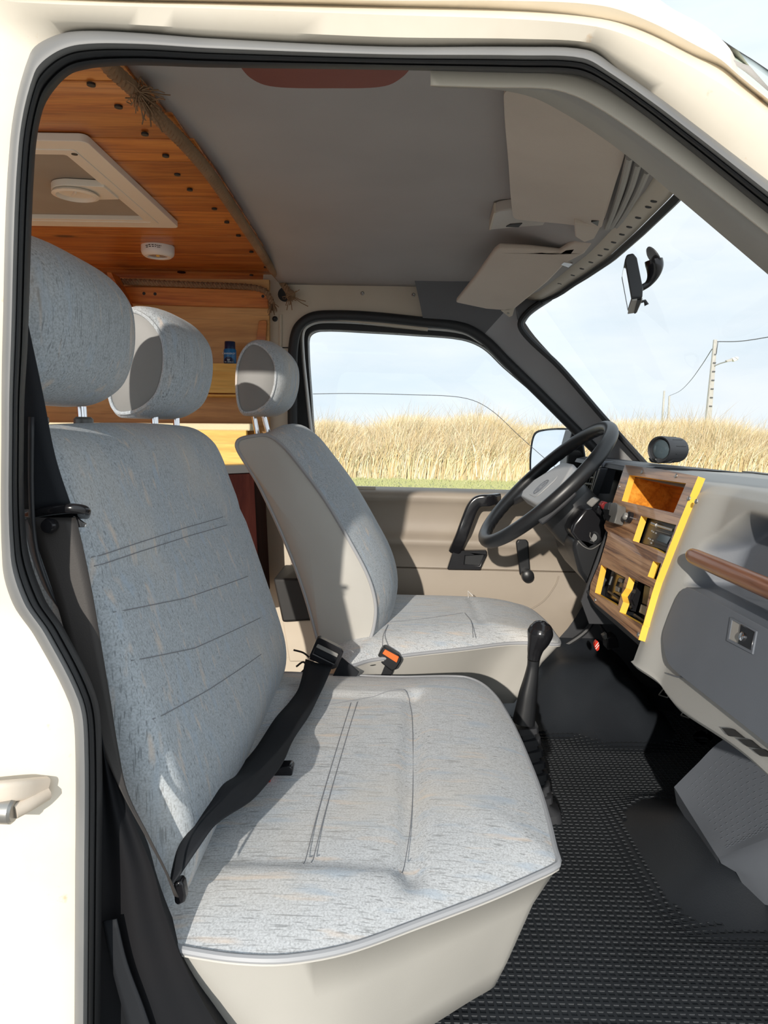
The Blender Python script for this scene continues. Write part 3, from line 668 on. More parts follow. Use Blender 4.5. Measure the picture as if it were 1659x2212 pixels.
def headrest(seat, y0, width, dx, dz, sc=1.0):
    c = sum(HR0, Vector())/len(HR0)
    lp = [Vector((c.x + dx + (p.x - c.x)*sc, y0, c.z + dz + (p.z - c.z)*sc)) for p in HR0]
    e = bpy.data.objects.new('headrest', None); COL.objects.link(e); e.location = (c.x + dx, y0 + width/2, c.z + dz); e.parent = seat
    e.matrix_parent_inverse = WORLD_OF(seat).inverted()
    bpy.context.view_layer.update()
    shell(e, lp, y0, y0 + width, .024, M['vinyl_dark'], M['fabric_shaded'], ('side_panel','cover'), .055, .014, .005, .003, M['fabric_shaded'], (1,.15), 34, 4.0)
    return c.x + dx, c.z + dz
# ---- passenger bench -----------------------------------------------------------------
bench = thing('passenger_bench', 'light grey woven two-place passenger bench nearest the open door', 'seat', R(-.05,1.05,-.62))
ZB = -.515
bl = [(372,2042),(430,2056),(520,2068),(620,2069),(750,2046),(900,1993),(1050,1937),(1150,1894),(1203,1868)]
bl = [aZ(a, b, ZB) for a, b in bl] + [aZ(a, b, ZB) for a, b in [(1206,1856),(1199,1835),(1186,1778),(1165,1706),(1140,1640),(1112,1575),(1090,1535),(1068,1502),(1035,1474),(995,1462)]]
bl += [R(.02,1.445,ZB), R(-.12,1.45,ZB), R(-.26,1.44,ZB), R(-.27,1.2,ZB), R(-.27,.9,ZB), R(-.268,.70,ZB)]
GX = [(aZ(897,1500,ZB+.02), ), (aZ(902,1650,ZB+.02), ), (aZ(888,1885,ZB+.02), )]
gx0, gy0 = GX[0][0].x, GX[0][0].y; gx1, gy1 = GX[2][0].x, GX[2][0].y
def bgroove(p):
    gx = lerp(gx1, gx0, min(max((p.y - gy1)/(gy0 - gy1), 0), 1)); w = sstep(gy1 - .03, gy1 + .02, p.y)*(1 - sstep(gy0 - .01, gy0 + .03, p.y))
    g = .015*math.exp(-((p.x - gx)/.014)**2)*w
    pan = .006*w*(1 - sstep(gx - .012, gx - .002, p.x))*sstep(gy1, gy1 + .02, p.y)*(1 - sstep(gy0 - .02, gy0, p.y))
    return g + pan
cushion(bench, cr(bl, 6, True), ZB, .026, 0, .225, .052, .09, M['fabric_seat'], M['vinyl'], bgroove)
def bz(x, y): return ZB + .026 - bgroove(Vector((x, y, 0))) + .0006
def topline(pts, r=.0007, per=8):
    return [R(p.x, p.y, bz(p.x, p.y) - .0002) for p in cr([aZ(a, b, ZB + .024) for a, b in pts], per)], .0006
for pts in ([(884,1500),(890,1530),(893,1640),(888,1760),(868,1884)], [(772,1512),(745,1600),(705,1740),(672,1868)], [(758,1514),(728,1610),(688,1745),(655,1872)], [(884,1500),(870,1492),(800,1502),(700,1520)], [(560,1765),(700,1690)][:0]):
    if pts:
        l, r = topline(pts); MB().tube(l, r, 5).build('stitch_line', M['stitch'], bench)
# backrest
FR = [(-.535,-.235),(-.50,-.212),(-.46,-.203),(-.41,-.210),(-.30,-.245),(-.16,-.293),(-.09,-.317),(-.05,-.330),(-.022,-.345),(-.003,-.372)]
RE = [(.000,-.400),(-.015,-.430),(-.05,-.445),(-.16,-.43),(-.30,-.39),(-.42,-.355),(-.53,-.325)]
blp = cr([R(x, 0, z) for z, x in FR + RE], 5, True)
rows = []; cz = sum(p.z for p in blp)/len(blp)
Y0, Y1 = .695, 1.435
def midx(z): return lerp(-.265, -.395, min(max((z - EYE + .53)/.53, 0), 1))
for k in range(49):
    t = .5 - .5*math.cos(PI*k/48); y = lerp(Y0, Y1, t); d = min((y - Y0)*2.2, Y1 - y)
    s = (1 - (1 - min(d/.075, 1))**2.4)**(1/2.4) if d < .075 else 1.0
    row = []
    for p in blp:
        mx = midx(p.z); x = mx + (p.x - mx)*lerp(.25, 1, s)
        fz = sstep(EYE - .20, EYE, p.z); z = p.z - .055*fz*(1 - (1 - (1 - min(d/.11, 1))**2)**.5 if d < .11 else 0)
        z = z - .008*fz*(abs(2*t - 1)**2)
        bul = .006*sstep(EYE-.5, EYE-.4, p.z)*(1 - abs(2*t - 1)**2) if p.x > mx else 0
        # waist seam
        sv = 0
        if p.x > mx: sv = .005*math.exp(-((p.z - (EYE - .158))/.012)**2)*min(1, d/.06)
        row.append(Vector((x + bul - sv, y, z)))
    rows.append(row)
bb = MB().grid(rows, True).cap(rows[0], flip=True).cap(rows[-1]).build('backrest', M['fabric_shaded'], bench, smooth=80)
nF = len(FR)*5 - 5
def backpt(y, z):
    """point on the front of the bench back"""
    t = math.acos(1 - 2*(y - Y0)/(Y1 - Y0))/PI*48; i = int(min(max(t, 0), 47)); f = t - i
    best = None
    for j in range(nF):
        a = rows[i][j].lerp(rows[i+1][j], f); b = rows[i][j+1].lerp(rows[i+1][j+1], f)
        if (a.z - EYE - z)*(b.z - EYE - z) <= 0:
            g = (z + EYE - a.z)/((b.z - a.z) or 1e-9); return a.lerp(b, g)
    return rows[i][nF//2]
for pts in ([(184,1212),(300,1172),(400,1140),(490,1114)], [(188,1232),(300,1192),(400,1160),(500,1131)], [(215,1345),(400,1292),(548,1240)], [(235,1475),(420,1400),(575,1328)], [(330,1560),(450,1490),(575,1405)]):
    q = []
    for a, b in pts:
        y = 1.0
        for _ in range(12):
            dd = ray(a, b); x = backpt(min(max(y, Y0 + .03), Y1 - .03), dd.z/dd.y*y).x; y = dd.y/dd.x*x
        dd = ray(a, b); q.append((min(max(y, Y0 + .02), Y1 - .02), dd.z/dd.y*y))
    l = []
    for (a0, a1), (b0, b1) in zip(q, q[1:]):
        for k in range(8): l.append(backpt(lerp(a0, b0, k/8), lerp(a1, b1, k/8)) + Vector((.0004,0,0)))
    MB().tube(l, .0006, 5).build('stitch_line', M['stitch'], bench)
MB().box(R(-.10,1.10,-.76), (.26,.55,.08)).build('pedestal', M['dark'], bench, bevel=.01)
x2, z2 = headrest(bench, 1.135, .25, -.092, -.012, 1.02); x1, z1 = headrest(bench, .715, .275, -.092, -.002, 1.0)
for y in (1.20, 1.32, .80, .92): post(bench, R(x2 + .01, y, .02 if y > 1 else .02), R(x2 + .012, y, -.04), .006)
for y in (.80, .92): MB().lathe([(.012,0),(.012,.006),(.009,.009)], R(x1 + .012, y, -.002), (0,0,1), 14).build('post_guide', M['silver'], bench)

# ---- driver's seat ---------------------------------------------------------------------
drv = thing('driver_seat', 'grey driver seat with vinyl side panels behind the steering wheel', 'seat', R(.1,1.78,-.65))
ZD = -.488
dl = [aZ(a, b, ZD) for a, b in [(740,1440),(800,1426),(900,1412),(1000,1401),(1100,1389),(1170,1389)]] + [R(.395,1.63,ZD - .004), R(.402,1.70,ZD - .002), R(.398,1.85,ZD), R(.372,1.97,ZD), R(.30,2.02,ZD), R(.1,2.035,ZD), R(-.12,2.02,ZD), R(-.16,1.95,ZD), R(-.16,1.65,ZD)]
def dgroove(p): return .006*math.exp(-((p.x - .22)/.010)**2)*sstep(1.66,1.70,p.y)*(1 - sstep(1.92,1.96,p.y))
cushion(drv, cr(dl, 6, True), ZD, .034, 0, .17, .03, .105, M['fabric_seat'], M['vinyl'], dgroove)
def dline(pts):
    l = []
    for p in cr([aZ(a, b, ZD + .032) for a, b in pts], 6): l.append(R(p.x, p.y, ZD + .0345 - dgroove(p)))
    MB().tube(l, .0008, 5).build('stitch_line', M['stitch'], drv)
dline([(1004,1326),(1018,1345),(1022,1380)]); dline([(840,1346),(920,1338),(1000,1326)]); dline([(838,1352),(828,1375),(826,1400)])
MB().tube([aZ(1012,1290,ZD + .03), aZ(1010,1281,ZD + .035) + Vector((0,-.01,.008)), aZ(1021,1287,ZD + .035)], .0016, 6).build('loose_thread', M['white'], drv)
SL = [(580,941),(612,964),(645,1003),(702,1080),(760,1178),(796,1248),(811,1305),(808,1352),(795,1390),(768,1422),(735,1440),(702,1436),(688,1392),(660,1290),(620,1180),(560,1050),(530,1000),(511,965),(516,950),(545,942)]
sl = cr([aY(a, b, 1.545) for a, b in SL], 5, True)
shell(drv, sl, 1.545, 2.02, .052, M['vinyl'], M['fabric_shaded'], ('side_panel','backrest_cover'), .09, 0, .012, .0038, M['piping'], (.95,.3))
x3, z3 = headrest(drv, 1.64, .27, 0, 0)
for a, b, c, d in [(549,900,556,940), (570,898,580,938)]: post(drv, aY(a, b, 1.75), aY(c, d, 1.75), .006)
MB().box(R(.10,1.80,-.72), (.30,.36,.17)).build('pedestal', M['dark'], drv, bevel=.01)

# ---- seat belts --------------------------------------------------------------------------
def ribbon(name, left, right, m, parent, per=5, th=.0016, sag=.0):
    l = cr(left, per); r = cr(right, per)
    rows = [[a.lerp(b, t) + Vector((0, -sag*math.sin(PI*t), 0)) for t in (0,.25,.5,.75,1)] for a, b in zip(l, r)]
    return MB().grid(rows).build(name, m, parent, smooth=80, solid=th)
sb = thing('shoulder_belt', 'black shoulder belt threaded through a glossy guide beside the passenger bench', 'seat belt', R(-.30,.70,-.2))
ribbon('upper_webbing', [aY(a, b, y) for a, b, y in [(-55,715,.675),(-25,860,.672),(15,1000,.670),(52,1100,.668)]], [aY(a, b, y) for a, b, y in [(60,700,.672),(92,850,.670),(120,990,.668),(156,1100,.666)]], M['belt'], sb)
ribbon('lower_webbing', [aY(a, b, y) for a, b, y in [(58,1118,.660),(92,1210,.657),(122,1300,.653),(150,1400,.648),(186,1520,.643),(222,1620,.638),(264,1715,.634),(310,1800,.634),(354,1880,.640),(376,1935,.648)]],
       [aY(a, b, y) for a, b, y in [(164,1118,.664),(182,1195,.662),(201,1290,.658),(218,1390,.653),(240,1520,.648),(256,1620,.642),(277,1715,.637),(322,1805,.636),(362,1884,.642),(386,1938,.650)]], M['belt_trim'], sb)
gp = cr([aY(a, b, y) for a, b, y in [(40,1116,.70),(90,1106,.672),(150,1098,.660),(178,1101,.664),(180,1110,.676)]], 6)
MB().tube(gp, .0052, 10, prof=[(a*.9, b*1.25) for a, b in rrect(0,0,2,2,.8,4)]).build('belt_guide', M['gloss_black'], sb, smooth=60)
MB().tube(cr([aY(a, b, y) for a, b, y in [(180,1110,.676),(120,1117,.69),(60,1126,.70)]], 6), .0048, 10).build('belt_guide', M['gloss_black'], sb)
m = MB(); m.prism([aY(a, b, .666) for a, b in [(156,1116),(162,1116),(187,1134),(184,1139),(160,1140)]], (0,.003,0)); m.build('latch_tongue', M['chrome'], sb, bevel=.0008)
MB().lathe([(.006,.006),(.0075,0),(.006,-.004),(.0001,-.005)], aY(106,1136,.655), (.2,1,0), 16).build('belt_stud', M['gloss_black'], sb)
lb = thing('lap_belt', 'black lap belt lying slack across the crease of the passenger bench', 'seat belt', R(-.2,1.0,-.49))
LB = [(660,1424,718,1440,1.355),(646,1485,702,1476,1.27),(626,1516,687,1507,1.215),(594,1553,668,1545,1.135),(550,1620,635,1594,1.045),(496,1676,610,1648,.925),(466,1692,574,1696,.845),(449,1730,540,1731,.790),(414,1790,465,1781,.722),(386,1830,425,1836,.695),(371,1886,391,1886,.680),(369,1906,373,1910,.676)]
ribbon('webbing', [aY(a, b, y) for a, b, c, d, y in LB], [aY(c, d, y - .012) for a, b, c, d, y in LB], M['belt'], lb, 5, .0016, .004)
m = MB(); m.prism([aY(a, b, .672) for a, b in [(374,1908),(388,1903),(396,1912),(401,1938),(399,1950),(384,1957),(376,1950)]], (0,.012,0)); m.build('tongue_cover', M['gloss_black'], lb, bevel=.002)
m = MB(); m.prism([aY(a, b, .670) for a, b in [(380,1912),(387,1910),(389,1915),(381,1917)]], (0,.003,0)); m.build('tongue_plate', M['chrome'], lb)
bk = thing('belt_buckle', 'black belt slider with a silver bar at the far end of the lap belt', 'buckle', aY(705,1412,1.37), 'belt buckles')
o1 = [aY(a, b, 1.345) for a, b in [(684,1380),(690,1378),(738,1402),(742,1409),(728,1443),(716,1447),(670,1424),(668,1417)]]
i1 = [aY(a, b, 1.345) for a, b in [(686,1391),(731,1413),(722,1434),(677,1412)]]
m = MB(); m.plate(o1, [i1], (0,.018,0)); m.build('buckle_frame', M['gloss_black'], bk, bevel=.002)
m = MB(); m.prism([aY(a, b, 1.353) for a, b in [(686,1391),(731,1413),(728,1420),(683,1398)]], (0,.004,0)); m.build('silver_bar', M['steel'], bk)
m = MB(); m.prism([aY(a, b, 1.352) for a, b in [(681,1400),(729,1421),(718,1446),(668,1424)]], (0,.010,0)); m.build('buckle_body', M['belt'], bk, bevel=.001)
m = MB(); m.prism([aY(a, b, 1.42) for a, b in [(738,1420),(776,1452),(745,1500),(700,1500)]], (0,.004,0)); m.build('anchor_strap', M['belt'], bk, bevel=.001)
bo = thing('belt_buckle', 'worn black belt buckle with a bright orange button beside the driver seat', 'buckle', aY(842,1425,1.5), 'belt buckles')
m = MB(); m.prism([aY(a, b, 1.485) for a, b in [(826,1400),(832,1398),(862,1415),(868,1422),(866,1430),(856,1446),(845,1450),(812,1424)]], (0,.022,0)); m.build('buckle_body', M['black'], bo, bevel=.003)
m = MB(); m.prism([aY(a, b, 1.4835) for a, b in [(832,1403),(862,1419),(857,1432),(826,1412)]], (0,.006,0)); m.build('release_button', M['orange'], bo, bevel=.0012)
m = MB(); m.prism([aY(a, b, 1.492) for a, b in [(814,1424),(850,1448),(838,1475),(790,1470)]], (0,.012,0)); m.build('buckle_stalk', M['black'], bo, bevel=.002)
MB().tube([aY(818,1434,1.487), aY(806,1437,1.475), aY(792,1438,1.47)], .0012, 6).build('cable_tie', M['ink'], bo)
br = thing('belt_buckle', 'small black buckle with a red button half under the lap belt', 'buckle', aY(605,1675,1.0), 'belt buckles')
m = MB(); m.prism([aY(a, b, .972) for a, b in [(572,1684),(595,1660),(604,1656),(628,1655),(633,1660),(630,1680),(622,1686),(590,1692),(570,1692)]], (0,.020,0)); m.build('buckle_body', M['gloss_black'], br, bevel=.003)
m = MB(); m.prism([aY(a, b, .950) for a, b in [(566,1685),(585,1679),(584,1690),(565,1694)]], (0,.022,0)); m.build('release_button', M['red'], br, bevel=.001)
l2 = thing('loose_strap', 'black strap hanging down inside the door opening below the bench', 'strap', R(-.3,.64,-.7))
ribbon('webbing', [aY(a, b, .630) for a, b in [(222,1990),(240,2080),(266,2180),(300,2300)]], [aY(a, b, .627) for a, b in [(252,1985),(275,2080),(312,2180),(352,2300)]], M['belt'], l2)
wire = thing('wiring_bundle', 'tangle of thin dark wires on the floor between the seats', 'wire', aY(655,1440,1.6))
for pts in ([(634,1404),(655,1410),(668,1420)], [(640,1440),(655,1430),(662,1440),(650,1455),(668,1452)], [(645,1462),(660,1446),(672,1458),(655,1470)]):
    MB().tube(cr([aY(a, b, 1.56) for a, b in pts], 6), .0022, 6).build('wire', M['ink'], wire)
# ================================================================ DASHBOARD
dash = thing('dashboard', 'grey moulded dashboard with slate glovebox and reddish wooden grab bar', 'dashboard', R(.55,1.4,-.25))
NX = (aY(1378,1383,1.17) - aY(1508,1031,1.17)); PO = aY(1508,1031,1.17)
sl_ = NX.x/NX.z                                                     # lean of the face: dX/dZ
def face_x(z): return PO.x + (z + EYE - PO.z)*sl_ + .012
def crest_x(y): return .70 + .09*math.sin(PI*min(max((y - .66)/1.45, 0), 1))
NJ = 120
def dash_rows(y0, y1, n, prof):
    rows = []
    for k in range(n + 1):
        y = lerp(y0, y1, k/n); rows.append([prof(y, j*60/NJ) for j in range(NJ + 1)])
    return rows
def prof_pass(y, j):
    cx = crest_x(y); xo = .020*(1 - sstep(1.10, 1.172, y))
    zt = -.079
    top = [(cx + .10, -.13), (cx + .03, -.093), (cx, -.083), (lerp(cx, face_x(zt), .5), zt), (face_x(-.10) + .055 + xo, -.078), (face_x(-.10) + .022 + xo, -.082), (face_x(-.10) + .006 + xo, -.093)]
    nt_ = 14
    if j < nt_:
        t = j/(nt_ - 1)*(len(top) - 1); i = min(int(t), len(top) - 2); f = t - i
        return R(lerp(top[i][0], top[i+1][0], f), y, lerp(top[i][1], top[i+1][1], f))
    if j < 53:
        t = (j - nt_)/(52 - nt_); z = lerp(-.103, -.402 + .028*sstep(1.10, .80, y) + .022*sstep(1.02, 1.17, y), t)
        x = face_x(z) + xo
        # shelf pocket behind the grab bar
        w = 1 - sstep(1.095, 1.135, y); zt_ = -.108 - .055*sstep(1.03, 1.14, y)
        x += .055*w*sstep(-.240, -.232, z)*(1 - sstep(zt_ - .028, zt_, z))
        return R(x, y, z)
    t = (j - 53)/7
    dz_ = .028*sstep(1.10, .80, y) + .022*sstep(1.02, 1.17, y); low = [(face_x(-.405) + xo + .002, -.408 + dz_), (face_x(-.41) + xo + .010, -.416 + dz_), (face_x(-.42) + .06 + xo, -.425 + dz_), (.62, -.43), (.86, -.42)]
    u = t*(len(low) - 1); i = min(int(u), len(low) - 2); f = u - i
    return R(lerp(low[i][0], low[i+1][0], f), y, lerp(low[i][1], low[i+1][1], f))
db = MB().grid(dash_rows(.69, 1.186, 130, prof_pass)).build('dash_body', M['dash_pocket'], dash, smooth=70)
at_ = db.data.attributes.new('pocket_mask', 'FLOAT', 'POINT')
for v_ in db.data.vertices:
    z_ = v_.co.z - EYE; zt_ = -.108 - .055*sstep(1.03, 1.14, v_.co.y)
    at_.data[v_.index].value = (1 - sstep(1.115, 1.138, v_.co.y))*sstep(-.243, -.238, z_)*(1 - sstep(zt_ - .022, zt_ - .002, z_))  # darker, bluer grey inside the shelf pocket
MB().grid([r[:27] for r in dash_rows(1.186, 1.556, 30, prof_pass)]).build('centre_top', M['dash'], dash, smooth=70)
m = MB(); m.prism([R(x, 1.19, z) for x, z in [(face_x(-.115),-.115),(.66,-.115),(.66,-.40),(.56,-.405),(.45,-.378),(.435,-.365)]], (0,.004,0)); m.build('console_side', M['dark'], dash)
m = MB(); m.prism([R(x, 1.19, z) for x, z in [(.60,-.10),(.62,-.10),(.62,-.40),(.60,-.40)]], (0,.36,0)); m.build('console_back', M['ink'], dash)
def prof_drv(y, j):
    cx = crest_x(y)
    p = [(cx + .10,-.13),(cx + .03,-.093),(cx,-.083),(.64,-.075),(.565,-.072),(.540,-.078),(.535,-.088),(.575,-.098),(.60,-.13),(.60,-.20),(.56,-.225),(.53,-.24),(.52,-.30),(.53,-.38),(.60,-.42),(.86,-.42)]
    t = j/60*(len(p) - 1); i = min(int(t), len(p) - 2); f = t - i
    return R(lerp(p[i][0], p[i+1][0], f), y, lerp(p[i][1], p[i+1][1], f))
MB().grid(dash_rows(1.552, 2.12, 20, prof_drv)).build('driver_dash', M['dark'], dash, smooth=50)
m = MB(); m.prism([R(x, 1.548, z) for x, z in [(.86,-.10),(.74,-.083),(.62,-.075),(.545,-.073),(.505,-.09),(.42,-.37),(.44,-.42),(.86,-.42)]], (0,.006,0)); m.build('console_cheek', M['dark'], dash)
# air vent in front of the driver
vb = m = MB(); 
vo = [aX(a, b, .52) for a, b in [(1245,1060),(1262,1013),(1290,1011),(1276,1066)]]
m.plate(vo, [[lerp(p, sum(vo, Vector())/4, .16) for p in vo]], (.05,0,0)); vt = m.build('air_vent', M['dash_dark'], dash, bevel=.0015)
c4 = [lerp(p, sum(vo, Vector())/4, .16) for p in vo]
m = MB(); m.prism([p + Vector((.04,0,0)) for p in c4], (.004,0,0)); m.build('vent_well', M['ink'], vt)
for t in (.03, .34, .66, .97):
    m = MB(); m.tube([lerp(c4[1], c4[0], t) + Vector((.002,0,0)), lerp(c4[2], c4[3], t) + Vector((.002,0,0))], .0028, 6); m.build('slat', M['dark'], vt)
for t in (.2, .4, .6, .8):
    m = MB(); m.tube([lerp(c4[1], c4[2], t) + Vector((.012,0,0)), lerp(c4[0], c4[3], t) + Vector((.012,0,0))], .0015, 6); m.build('fin', M['black'], vt)
m = MB(); m.prism([aX(a, b, .515) for a, b in [(1221,1066),(1246,1058),(1276,1066),(1293,1012),(1297,1012),(1274,1078)]], (.02,0,0)); m.build('vent_surround', M['dash_dark'], dash, bevel=.002)
m = MB(); m.prism([aX(a, b, .53) for a, b in [(1285,1003),(1290,997),(1300,996),(1300,1010),(1280,1013)]], (.04,0,0)); m.build('vent_cap', M['dash_dark'], dash, bevel=.003)
# glovebox lid
lid = [(1.118,-.247),(1.126,-.262),(1.128,-.312),(1.118,-.328),(1.076,-.350),(1.03,-.353),(.70,-.345),(.70,-.236),(1.08,-.236),(1.105,-.238)]
lp_ = cr([R(face_x(z) + .004, y, z) for y, z in lid[:6]], 4) + [R(face_x(z) + .004, y, z) for y, z in lid[6:]]
m = MB(); m.prism(lp_, (.05,0,0)); gb = m.build('glovebox_lid', M['dash_dark'], dash, bevel=.010, seg=4)
lo_ = R(face_x(-.3) + .004, 0, -.3); ln = Vector((1, 0, -sl_)).normalized()
def onlid(a, b, d=0): return aP(a, b, lo_, ln) - ln*d
q = [onlid(a, b, .002) for a, b in [(1580,1333),(1637,1364),(1628,1414),(1572,1385)]]
qi = [onlid(a, b, .002) for a, b in [(1584,1340),(1632,1367),(1625,1405),(1577,1381)]]
m = MB(); m.plate(q, [qi], ln*.004); m.build('latch_bezel', M['dash_dark'], gb, bevel=.0006)
m = MB(); m.prism([onlid(a, b, .0008) for a, b in [(1583,1338),(1603,1348),(1598,1392),(1577,1381)]], ln*.002); m.build('latch_pocket', M['trim_grey'], gb)
m = MB(); m.prism([onlid(a, b, .003) for a, b in [(1604,1349),(1634,1366),(1626,1406),(1598,1391)]], ln*.004); m.build('latch_button', M['gloss_black'], gb, bevel=.001)
m = MB(); m.lathe([(.006,0),(.006,-.003),(.0045,-.004),(.0001,-.0035)], onlid(1609,1377,.002), ln, 18); m.build('lock', M['chrome'], gb)
# grab bar and the slots along the lower edge
MB().tube([R(.462,y,-.186) for y in (1.104,1.100,1.092,1.077)] + [R(.462,y,-.186) for y in (1.0,.9,.8,.70)], [.004,.009,.0118,.0128,.013,.013,.013,.013], 16, prof=[(math.cos(2*PI*k/16)*1.0, math.sin(2*PI*k/16)*.8) for k in range(16)]).build('grab_bar', M['bar'], dash, smooth=60)
for a in ([(1558,1572),(1582,1574),(1604,1592),(1572,1589)], [(1592,1596),(1619,1597),(1640,1615),(1612,1612)], [(1623,1618),(1650,1618),(1668,1634),(1640,1632)]):
    o0 = R(face_x(-.38) + .015, 0, -.38)
    m = MB(); m.prism([aP(x, y, o0, ln) for x, y in a], ln*.004); m.build('lower_slot', M['ink'], dash, bevel=.0004)
m = MB(); m.tube([aP(x, y, R(face_x(-.36) + .0125, 0, -.36), ln) for x, y in [(1443,1455),(1462,1462),(1490,1463),(1512,1466)]], .0012, 6); m.build('lower_seam', M['dash_dark'], dash)
# dark lower apron under the wooden panel
m = MB(); m.prism([R(x, 1.18, z) for x, z in [(.428,-.345),(.445,-.378),(.60,-.405),(.60,-.30)]], (0,.37,0)); m.build('lower_apron', M['dark'], dash, bevel=.004)

# ---------------------------------------------------------------- wooden console panel
PN = Vector((1, 0, -sl_)).normalized()                              # into the dash
def onp(a, b, d=0): return aP(a, b, PO, PN) + PN*d
pan = thing('console_panel', 'weathered wooden console panel with bright yellow edges fixed over the dashboard', 'panel', PO)
OUTL = [(1350,1004),(1342,1028),(1318,1102),(1305,1134),(1306,1142),(1313,1150),(1311,1163),(1297,1211),(1276,1261),(1273,1285),(1285,1303),(1331,1340),(1379,1382),(1388,1351),(1408,1283),(1417,1255),(1442,1191),(1471,1118),(1508,1029),(1430,1014)]
HOL = {'cubby': [(1360,1026),(1482,1044),(1455,1108),(1343,1082)], 'radio': [(1385,1114),(1461,1134),(1437,1197),(1405,1180),(1367,1168)],
       'slot': [(1411,1212),(1428,1217),(1417,1253),(1399,1245)], 'switch': [(1299,1220),(1351,1248),(1335,1309),(1285,1280)], 'tray': [(1359,1246),(1405,1268),(1389,1351),(1338,1322),(1346,1300),(1342,1285),(1352,1270)]}
TH = .0125
o_l = [onp(a, b) for a, b in OUTL]; h_l = {k: [onp(a, b) for a, b in v] for k, v in HOL.items()}
m = MB(); loops = [o_l] + list(h_l.values()); flat = [p for l in loops for p in l]
tri = tessellate_polygon(loops)
m.add(flat, [tuple(t) for t in tri]); m.add([p + PN*TH for p in flat], [tuple(reversed(t)) for t in tri])
m.build('veneer_board', M['veneer'], pan, smooth=0)
m = MB()
for l in loops:
    n = len(l); m.add(l + [p + PN*TH for p in l], [(i, (i+1) % n, n + (i+1) % n, n + i) for i in range(n)])
m.build('yellow_edge', M['ply_edge'], pan, smooth=0)['label'] = 'bright yellow cut edge of the wooden panel'
for a, b in [(1387,1020),(1461,1028),(1338,1051),(1488,1077),(1379,1371),(1286,1296),(1504,1083)]:
    m = MB(); m.lathe([(.0042,.001),(.004,-.0012),(.002,-.002),(.0001,-.0016)], onp(a, b), PN, 12); m.build('screw', M['steel'], pan)
# open cubby behind the top hole
cb = h_l['cubby']; m = MB(); cc = sum(cb, Vector())/4; big = [cc + (p - cc)*1.06 for p in cb]
f0 = [p + PN*TH for p in big]; f1 = [p + PN*(TH + .09) for p in big]
m.grid([f0, f1], True); m.add(f1, [(0,1,2,3)]); m.build('cubby_box', M['cubby'], pan, smooth=0, solid=.003, off=1)
m = MB(); m.lathe([(.003,0),(.003,-.002),(.0001,-.0025)], lerp(f0[3], f1[3], .35) + Vector((0,-.02,.004)), (0,0,-1), 10); m.build('cubby_screw', M['steel'], pan)
# dark recess behind the other holes
for k in ('slot', 'switch', 'tray'):
    l = h_l[k]; c = sum(l, Vector())/len(l); m = MB(); m.prism([c + (p - c)*1.08 + PN*(TH + .03) for p in l], PN*.004); m.build('recess_back', M['ink'], pan)
# light switch and cigarette-lighter button on the panel
ls = thing('light_switch', 'black and grey rocker light switch on the wooden panel left edge', 'switch', onp(1337,1110))
for pts, mm, d, nm in (([(1318,1120),(1325,1092),(1334,1089),(1343,1093),(1343,1100),(1336,1132),(1325,1129)], 'gloss_black', .016, 'housing'), ([(1333,1118),(1337,1093),(1346,1091),(1353,1096),(1353,1110),(1346,1136),(1333,1133),(1338,1121)], 'silver', .019, 'grey_cap'), ([(1322,1106),(1326,1094),(1335,1091),(1333,1107)], 'dark', .020, 'rocker')):
    m = MB(); m.prism([onp(a, b, -d) for a, b in pts], PN*d); m.build(nm, M[mm], ls, bevel=.0015)
kb = thing('panel_button', 'small round chrome-ringed button beside the rocker switch', 'button', onp(1363,1118))
m = MB(); m.lathe([(.0115,0),(.0115,-.007),(.0085,-.010),(.007,-.008)], onp(1363,1119), PN, 20); m.build('collar', M['gloss_black'], kb)
m = MB(); m.lathe([(.0075,-.006),(.0075,-.013),(.005,-.016),(.0001,-.0165)], onp(1363,1119), PN, 18); m.build('cap', M['button'], kb)
# radio
rd = thing('car_radio', 'black car radio with a small grey display set in the wooden panel', 'radio', onp(1415,1155))
rl = h_l['radio']; rc = sum(rl, Vector())/5
m = MB(); m.prism([rc + (p - rc)*1.05 + PN*(TH + .004) for p in rl], PN*.05); m.build('radio_body', M['black'], rd, bevel=.002)
D = TH + .002
def rpx(a, b, d=0): return onp(a, b, D - d)
m = MB(); m.prism([rpx(a, b, .003) for a, b in [(1410,1146),(1446,1156),(1432,1180),(1399,1167)]], PN*.005); m.build('display_frame', M['dark'], rd, bevel=.001)
m = MB(); m.prism([rpx(a, b, .0042) for a, b in [(1414,1150),(1437,1156),(1428,1171),(1406,1163)]], PN*.002); m.build('display', M['lcd'], rd)
for i in range(4):
    for a0, b0 in ((1393,1142), (1386,1158)):
        a, b = a0 + i*4.2 - (1 if i % 2 else 0), b0 + i*2.4
        if i < 3: m = MB(); m.box(rpx(a, b, .001), (.003,.0032,.003)); m.build('button', M['button'], rd, bevel=.0006)
for a, b in [(1391,1168),(1446,1166),(1441,1175),(1436,1186),(1448,1158)]:
    m = MB(); m.box(rpx(a, b, .001), (.003,.006,.0035)); m.build('button', M['button'], rd, bevel=.0006)
m = MB(); m.tube([rpx(1398,1127,.004), rpx(1408,1131,.004)], [.0042,.0042], 10); m.tube([rpx(1408,1131,.004), rpx(1440,1141,.004)], .0028, 8); m.build('volume_knob', M['steel'], rd)
m = MB(); m.tube([rpx(1403,1141,.001), rpx(1452,1156,.001)], .0009, 6); m.build('slot_rim', M['button'], rd)
